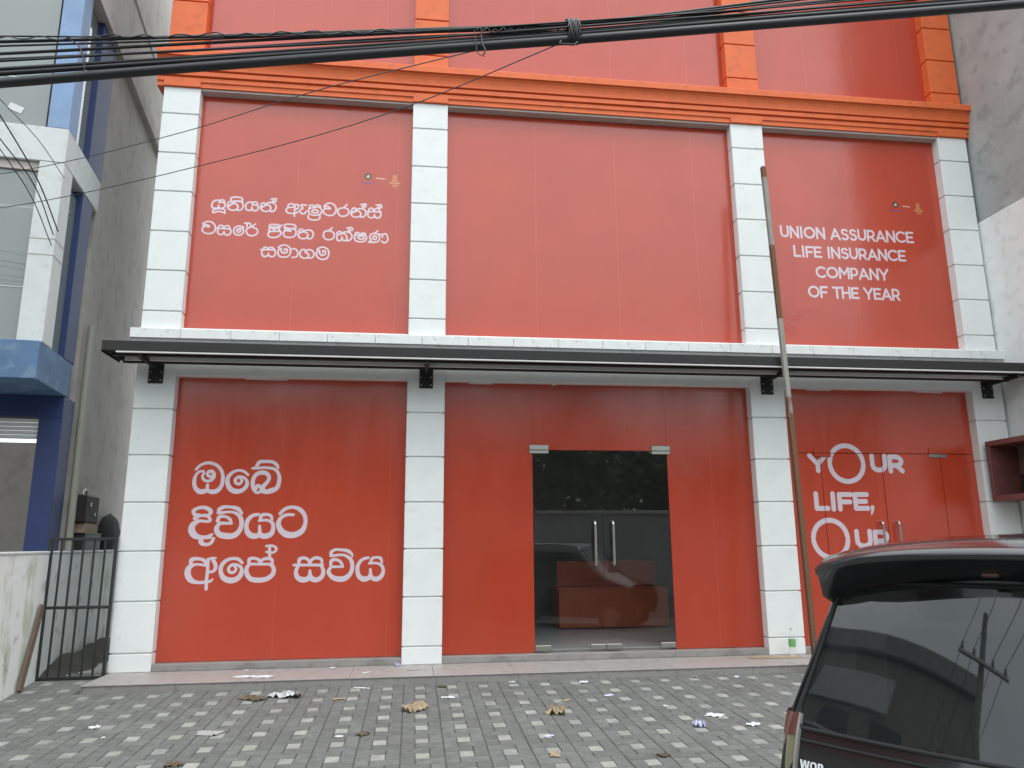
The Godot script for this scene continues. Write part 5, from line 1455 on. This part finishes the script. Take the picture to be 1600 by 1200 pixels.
func make_car() -> void:
	var car := base("parked_car", "black hatchback with roof spoiler parked at the right, seen from behind", "car", "", Vector3(1.653, -0.195, 7.008), -0.9543)
	# local: x right, y up, z backwards (rear at 0, nose at -3.4)
	# half sections from the sill to the middle of the roof, (x, y, forward)
	var stations := [
		[[0.62, 0.30, 0.06], [0.715, 0.42, 0.00], [0.735, 0.62, -0.03], [0.735, 0.82, -0.01], [0.715, 0.98, 0.03], [0.635, 1.22, 0.115], [0.556, 1.465, 0.205], [0.52, 1.56, 0.245], [0.41, 1.605, 0.25], [0.0, 1.63, 0.24]],
		[[0.66, 0.24, 0.25], [0.735, 0.38, 0.25], [0.745, 0.62, 0.25], [0.742, 0.82, 0.25], [0.722, 0.98, 0.28], [0.672, 1.22, 0.34], [0.612, 1.46, 0.42], [0.565, 1.575, 0.46], [0.43, 1.62, 0.46], [0.0, 1.645, 0.46]],
		[[0.66, 0.24, 1.0], [0.74, 0.38, 1.0], [0.75, 0.62, 1.0], [0.745, 0.82, 1.0], [0.725, 0.98, 1.0], [0.675, 1.22, 1.0], [0.615, 1.47, 1.0], [0.57, 1.59, 1.0], [0.43, 1.635, 1.0], [0.0, 1.66, 1.0]],
		[[0.66, 0.24, 1.8], [0.74, 0.38, 1.8], [0.75, 0.62, 1.8], [0.745, 0.82, 1.8], [0.725, 0.98, 1.8], [0.675, 1.22, 1.8], [0.615, 1.47, 1.8], [0.565, 1.585, 1.8], [0.43, 1.63, 1.8], [0.0, 1.655, 1.8]],
		[[0.66, 0.24, 2.35], [0.735, 0.38, 2.35], [0.745, 0.62, 2.35], [0.74, 0.82, 2.35], [0.72, 0.97, 2.4], [0.67, 1.20, 2.35], [0.61, 1.44, 2.2], [0.55, 1.54, 2.15], [0.43, 1.585, 2.15], [0.0, 1.61, 2.15]],
		[[0.64, 0.25, 2.8], [0.72, 0.38, 2.8], [0.73, 0.60, 2.8], [0.72, 0.80, 2.8], [0.68, 0.93, 2.75], [0.65, 0.98, 2.72], [0.60, 1.00, 2.70], [0.52, 1.01, 2.68], [0.40, 1.02, 2.66], [0.0, 1.03, 2.64]],
		[[0.60, 0.28, 3.28], [0.66, 0.38, 3.32], [0.67, 0.58, 3.34], [0.65, 0.74, 3.30], [0.62, 0.80, 3.24], [0.58, 0.82, 3.22], [0.52, 0.83, 3.22], [0.44, 0.84, 3.22], [0.34, 0.845, 3.22], [0.0, 0.85, 3.24]],
	]
	var rings := []
	for s in stations:
		var r := []
		for k in range(0, 10): r.append(Vector3(-s[k][0], s[k][1], -s[k][2]))
		for k in range(8, -1, -1): r.append(Vector3(s[k][0], s[k][1], -s[k][2]))
		rings.append(r)
	put(car, "body", loft(rings), M.car_paint)
	# the tail: a skin between the two sides of the first station, bulging rearwards; the window stays open
	var rear := []
	for k in 10:
		var p: Array = stations[0][k]
		var row := []
		for i in 13:
			var u := i / 12.0 * 2.0 - 1.0
			row.append(Vector3(u * p[0], p[1], -p[2] + 0.05 * (1.0 - u * u)))
		rear.append(row)
	put(car, "tailgate", loft(rear.slice(0, 5)), M.car_paint)
	put(car, "roof_rear", loft(rear.slice(6, 10)), M.car_paint)
	# window pillars, rubber seal and pane
	for s in [0, 1]:
		var strip := []
		for k in range(4, 7):
			var a: Vector3 = rear[k][0 if s == 0 else 12]
			var b: Vector3 = rear[k][1 if s == 0 else 11]
			strip.append([a, a.lerp(b, 0.5)])
		put(car, "rear_pillar", loft(strip), M.car_paint)
	var pane := []
	for k in 9:
		var v := k / 8.0
		var y := lerpf(0.965, 1.475, v)
		var row := []
		var half := lerpf(0.68, 0.532, v)
		var fz := -lerpf(0.018, 0.21, v)
		for i in 17:
			var u := i / 16.0 * 2.0 - 1.0
			var cut := 0.0
			if k == 0 or k == 8: cut = 0.03
			var uu := u * (half - cut)
			row.append(Vector3(uu, y, fz + 0.05 * (1.0 - u * u) + 0.010))
		pane.append(row)
	var glass := put(car, "rear_window", loft(pane), M.car_glass)
	var seal := []
	for k in 9: seal.append(pane[k][0])
	for i in range(1, 17): seal.append(pane[8][i])
	for k in range(7, -1, -1): seal.append(pane[k][16])
	for i in range(15, -1, -1): seal.append(pane[0][i])
	put(glass, "window_seal", tube(seal, 0.008, 6, 2), M.rubber)
	put(glass, "sticker", cbox(0.10, 0.11, 0.002, 0.0), M.sticker, Vector3(-0.42, 1.20, -0.10), Vector3(-0.38, 0.0, 0.0))
	for s in [-1.0, 1.0]:
		var gap := []
		for k in range(1, 7):
			var q: Array = stations[0][k]
			gap.append(Vector3(s * (q[0] - 0.012), q[1], -q[2] + 0.003))
		put(car, "tailgate_gap", tube(gap, 0.004, 5, 4), M.rubber)
		var drip := []
		for k in range(1, 5):
			var q: Array = stations[k][7]
			drip.append(Vector3(s * (q[0] - 0.01), q[1] + 0.006, -q[2]))
		put(car, "roof_gutter", tube(drip, 0.009, 6, 4), M.car_trim)
	put(car, "tailgate_strip", tube([Vector3(-0.66, 0.925, -0.003), Vector3(-0.35, 0.925, 0.028), Vector3(0, 0.925, 0.042), Vector3(0.35, 0.925, 0.028), Vector3(0.66, 0.925, -0.003)], 0.006, 6, 5), M.rubber)
	# inside: shelf, seat backs and head rests
	put(car, "parcel_shelf", cbox(1.20, 0.02, 0.40, 0.004), M.seat_cloth, Vector3(0, 0.93, -0.30))
	for x in [-0.32, 0.32]:
		var seat := put(car, "seat_back", cbox(0.52, 0.60, 0.12, 0.04), M.seat_cloth, Vector3(x, 0.98, -0.62), Vector3(-0.2, 0, 0))
		put(seat, "head_rest", cbox(0.26, 0.17, 0.09, 0.035), M.seat_cloth, Vector3(0, 0.42, 0))
	# spoiler over the window
	var sp := []
	for i in 17:
		var u := i / 16.0 * 2.0 - 1.0
		var e := absf(u) ** 5.0
		var x := u * 0.585
		var drop := 0.035 * u * u + 0.03 * e
		var lip := 0.03 - 0.115 * e
		sp.append([Vector3(x, 1.645 - drop, -0.42), Vector3(x, 1.630 - drop, -0.18), Vector3(x, 1.604 - drop, lip - 0.03), Vector3(x, 1.592 - drop, lip), Vector3(x, 1.572 - drop, lip + 0.002), Vector3(x, 1.560 - drop, lip - 0.02), Vector3(x, 1.50 - drop * 1.2, -0.13), Vector3(x, 1.465 - drop * 1.2, -0.22), Vector3(x, 1.46 - drop, -0.42)])
	var spoiler := put(car, "spoiler", loft(sp, true), M.car_paint)
	for s in [0, 16]:
		var st := begin()
		var mid := Vector3.ZERO
		for p in sp[s]: mid += p
		mid /= sp[s].size()
		for k in sp[s].size():
			tri(st, mid, sp[s][k], sp[s][(k + 1) % sp[s].size()], Vector3(-1.0 if s == 0 else 1.0, 0, 0))
		put(spoiler, "spoiler_end", st.commit(), M.car_paint)
	put(spoiler, "brake_light", cbox(0.05, 0.016, 0.016, 0.004), M.lamp_red, Vector3(0, 1.515, -0.085))
	# tall lamps at the corners
	for s in [-1.0, 1.0]:
		var lamp := []
		for k in 7:
			var v := k / 6.0
			var y := lerpf(0.56, 1.012, v)
			var fz := 0.022 - lerpf(0.0, 0.055, v * v)
			var ow := 0.760 - 0.036 * v * v
			lamp.append([Vector3(s * (ow - 0.066), y, fz + 0.008), Vector3(s * (ow - 0.034), y, fz + 0.012), Vector3(s * (ow - 0.008), y, fz - 0.006), Vector3(s * (ow + 0.004), y, fz - 0.05), Vector3(s * (ow + 0.004), y, fz - 0.12)])
		var lo := put(car, "tail_lamp", loft(lamp), M.lamp_lens)
		var cap := []
		for k in range(5, 7):
			var row := []
			for p in lamp[k]: row.append(p + Vector3(0, 0, 0.0025) + Vector3(s * 0.002, 0, 0))
			cap.append(row)
		put(lo, "red_lens", loft(cap), M.lamp_red)
		var edge := []
		for k in 7: edge.append(lamp[k][0] + Vector3(-s * 0.006, 0, 0.002))
		put(lo, "chrome_edge", tube(edge, 0.012, 8, 3), M.bright_steel)
		var rim := []
		for k in 7: rim.append(lamp[k][3] + Vector3(s * 0.001, 0, 0))
		put(lo, "red_edge", tube(rim, 0.007, 6, 3), M.lamp_red)
	# lettering low on the window side of the tailgate
	var tm := TextMesh.new()
	var font := SystemFont.new()
	font.font_names = PackedStringArray(["Droid Sans"])
	font.font_weight = 700
	tm.font = font
	tm.text = "WOR"
	tm.font_size = 16
	tm.pixel_size = 0.0025
	tm.depth = 0.004
	put(car, "lettering", tm, M.letter_white, Vector3(-0.602, 0.850, 0.034), Vector3(-0.22, -0.11, 0))
	# bumper, number plate, wheels, side glass, mirrors
	var bump := []
	for i in 13:
		var u := i / 12.0 * 2.0 - 1.0
		var x := u * 0.735
		var o := 0.05 * (1.0 - u * u) + 0.04
		bump.append([Vector3(x, 0.26, -0.06), Vector3(x, 0.27, o - 0.02), Vector3(x, 0.32, o + 0.01), Vector3(x, 0.46, o + 0.015), Vector3(x, 0.50, o - 0.01), Vector3(x, 0.50, -0.06)])
	put(car, "bumper", loft(bump), M.car_paint)
	put(car, "number_plate", cbox(0.48, 0.11, 0.008, 0.002), M.letter_white, Vector3(0, 0.68, 0.09))
	for s in [-1.0, 1.0]:
		for z in [-0.52, -2.86]:
			var wh := put(car, "wheel", lathe([Vector2(0.17, 0.085), Vector2(0.25, 0.085), Vector2(0.275, 0.06), Vector2(0.28, 0.0), Vector2(0.275, -0.06), Vector2(0.25, -0.085), Vector2(0.17, -0.085)], 28), M.rubber, Vector3(s * 0.665, 0.28, z), Vector3(0, 0, PI / 2))
			put(wh, "rim", lathe([Vector2(0.0, 0.06), Vector2(0.06, 0.07), Vector2(0.15, 0.05), Vector2(0.172, 0.08), Vector2(0.172, -0.08), Vector2(0.15, -0.05), Vector2(0.06, -0.07), Vector2(0.0, -0.06)], 28), M.zinc)
		for e in [[0.50, 1.15], [1.20, 2.02]]:
			var win := []
			for k in 4:
				var v := k / 3.0
				var y := lerpf(1.0, 1.44, v)
				var x: float = lerpf(0.724, 0.624, v) + 0.004
				win.append([Vector3(s * x, y, -(e[0] + 0.06 * v)), Vector3(s * x, y, -e[1])])
			put(car, "side_window", loft(win), M.side_glass)
		put(car, "wing_mirror", cbox(0.16, 0.13, 0.07, 0.03), M.car_paint, Vector3(s * 0.82, 1.04, -2.15))
	var shield := []
	for k in 4:
		var v := k / 3.0
		shield.append([Vector3(-lerpf(0.62, 0.52, v), lerpf(1.04, 1.53, v), -lerpf(2.64, 2.20, v)), Vector3(0, lerpf(1.06, 1.58, v), -lerpf(2.62, 2.19, v)), Vector3(lerpf(0.62, 0.52, v), lerpf(1.04, 1.53, v), -lerpf(2.64, 2.20, v))])
	put(car, "windscreen", loft(shield), M.side_glass)

# ---------------------------------------------------------------- across the street, mirrored in the glass

func make_tree(at: Vector3, h: float, r: float, seed_: int, label: String) -> void:
	var t := base("street_tree", label, "tree", "trees across the street", at)
	var rr := RandomNumberGenerator.new()
	rr.seed = seed_
	var st := begin(true)
	var trunk_top := Vector3(rr.randf_range(-0.3, 0.3), h * 0.5, rr.randf_range(-0.3, 0.3))
	tube_into(st, bezier_path([Vector3(0, -0.4, 0), Vector3(0.05, h * 0.25, 0.03), trunk_top], 4), 0.16, 8)
	for k in 5:
		var a := TAU * k / 5.0 + rr.randf()
		tube_into(st, bezier_path([trunk_top * 0.9, trunk_top + Vector3(cos(a) * r * 0.5, h * 0.18, sin(a) * r * 0.5)], 3), 0.06, 6)
	put(t, "trunk", st.commit(), M.bark)
	var cs := begin()
	for c in 48:
		var d := Vector3(rr.randfn(), rr.randfn(), rr.randfn()).normalized() * (rr.randf() ** 0.4)
		var cc := Vector3(0, h * 0.62, 0) + d * Vector3(r, h * 0.38, r)
		for l in 90:
			var p := cc + Vector3(rr.randfn(), rr.randfn(), rr.randfn()) * r * 0.16
			var n := Vector3(rr.randfn(), rr.randfn() + 0.6, rr.randfn()).normalized()
			var u := n.cross(Vector3(rr.randfn(), rr.randfn(), rr.randfn())).normalized() * rr.randf_range(0.12, 0.24)
			var v := n.cross(u).normalized() * rr.randf_range(0.08, 0.15)
			quad(cs, p - u, p - v, p + u, p + v, n)
	put(t, "crown", cs.commit(), M.leaf_green)

func make_street() -> void:
	var w := base("street_wall", "long grey wall across the street, mirrored in the glass doors", "wall", "", Vector3(6, -0.46, 17.6))
	put(w, "wall_body", cbox(44, 2.9, 0.25, 0.02), M.cement, Vector3(0, 1.45, 0))
	put(w, "coping", cbox(44, 0.14, 0.36, 0.02), M.side_plaster, Vector3(0, 2.972, 0))
	for k in 9:
		make_tree(Vector3(-12 + k * 4.6, -0.46, 20.5 + (k % 3) * 1.6), 7.0 + (k * 7 % 5) * 0.5, 3.0, 100 + k, "leafy green tree behind the grey wall across the street")
	var s := base("corner_shop", "cream shop with red signboards further along the street", "building", "", Vector3(-16.0, -0.46, 6.0))
	put(s, "wall", cbox(7.0, 9.6, 8.6, 0.03), M.far_cream, Vector3(0, 4.8, 0))
	put(s, "signboard", cbox(0.15, 1.1, 7.6, 0.02), M.far_red, Vector3(3.6, 3.6, 0))
	put(s, "signboard", cbox(0.9, 1.9, 0.15, 0.02), M.far_red, Vector3(4.0, 6.6, 2.9))
	put(s, "signboard", cbox(0.15, 0.9, 3.4, 0.02), M.left_white, Vector3(3.62, 8.6, -0.8))
	for y in [5.1, 7.2]:
		put(s, "floor_band", cbox(0.5, 0.16, 8.7, 0.02), M.left_white, Vector3(3.6, y - 0.85, 0))
		for k in 4:
			put(s, "window", cbox(0.06, 1.2, 1.2, 0.01), M.side_glass, Vector3(3.53, y, -3.2 + k * 2.1))
			put(s, "window_frame", cbox(0.10, 0.08, 1.36, 0.01), M.left_white, Vector3(3.56, y - 0.66, -3.2 + k * 2.1))
	put(s, "roof_parapet", cbox(7.3, 0.5, 8.9, 0.03), M.cement, Vector3(0, 9.86, 0))
	var h := base("tall_house", "narrow brown house with a stair tower further along the street", "building", "", Vector3(-19.0, -0.46, 19.5))
	put(h, "wall", cbox(6.0, 8.0, 6.0, 0.03), M.bark, Vector3(0, 4.0, 0))
	put(h, "stair_tower", cbox(2.2, 12.5, 2.2, 0.03), M.far_cream, Vector3(2.0, 6.25, -2.0))
	put(h, "signboard", cbox(3.6, 1.5, 0.15, 0.02), M.far_red, Vector3(1.0, 6.0, -3.1))
	for k in 3:
		put(h, "window", cbox(0.06, 1.3, 1.1, 0.01), M.side_glass, Vector3(3.03, 5.2, -0.4 + k * 1.5))
	var p := base("utility_pole", "concrete utility pole with cross arms beside the road", "pole", "", Vector3(-8.0, -0.46, 9.3))
	put(p, "shaft", lathe([Vector2(0.13, 0.0), Vector2(0.12, 2.0), Vector2(0.085, 8.6), Vector2(0.0, 8.62)], 14), M.cement)
	for y in [7.6]:
		put(p, "cross_arm", cbox(0.07, 0.07, 1.6, 0.01), M.zinc, Vector3(0.14, y, 0))
		for q in [-0.7, -0.3, 0.3, 0.7]:
			put(p, "insulator", lathe([Vector2(0.0, 0.14), Vector2(0.04, 0.12), Vector2(0.05, 0.02), Vector2(0.03, 0.0)], 10), M.pipe_cream, Vector3(0.14, y + 0.036, q))
			put(p, "line_wire", tube([Vector3(0.14, y + 0.18, q), Vector3(-14.0, y - 0.5, q), Vector3(-30.0, y + 0.2, q)], 0.009, 5, 8), M.cable)
			put(p, "line_wire", tube([Vector3(0.14, y + 0.18, q), Vector3(14.0, y - 0.5, q + 1.2), Vector3(30.0, y + 0.2, q + 2.5)], 0.009, 5, 8), M.cable)

func _ready() -> void:
	rng.seed = 20
	make_camera_and_light()
	make_materials()
	make_ground()
	make_shop()
	make_left_building()
	make_right_building()
	make_street()
	make_car()
	make_post()
	make_cables()
	make_litter()
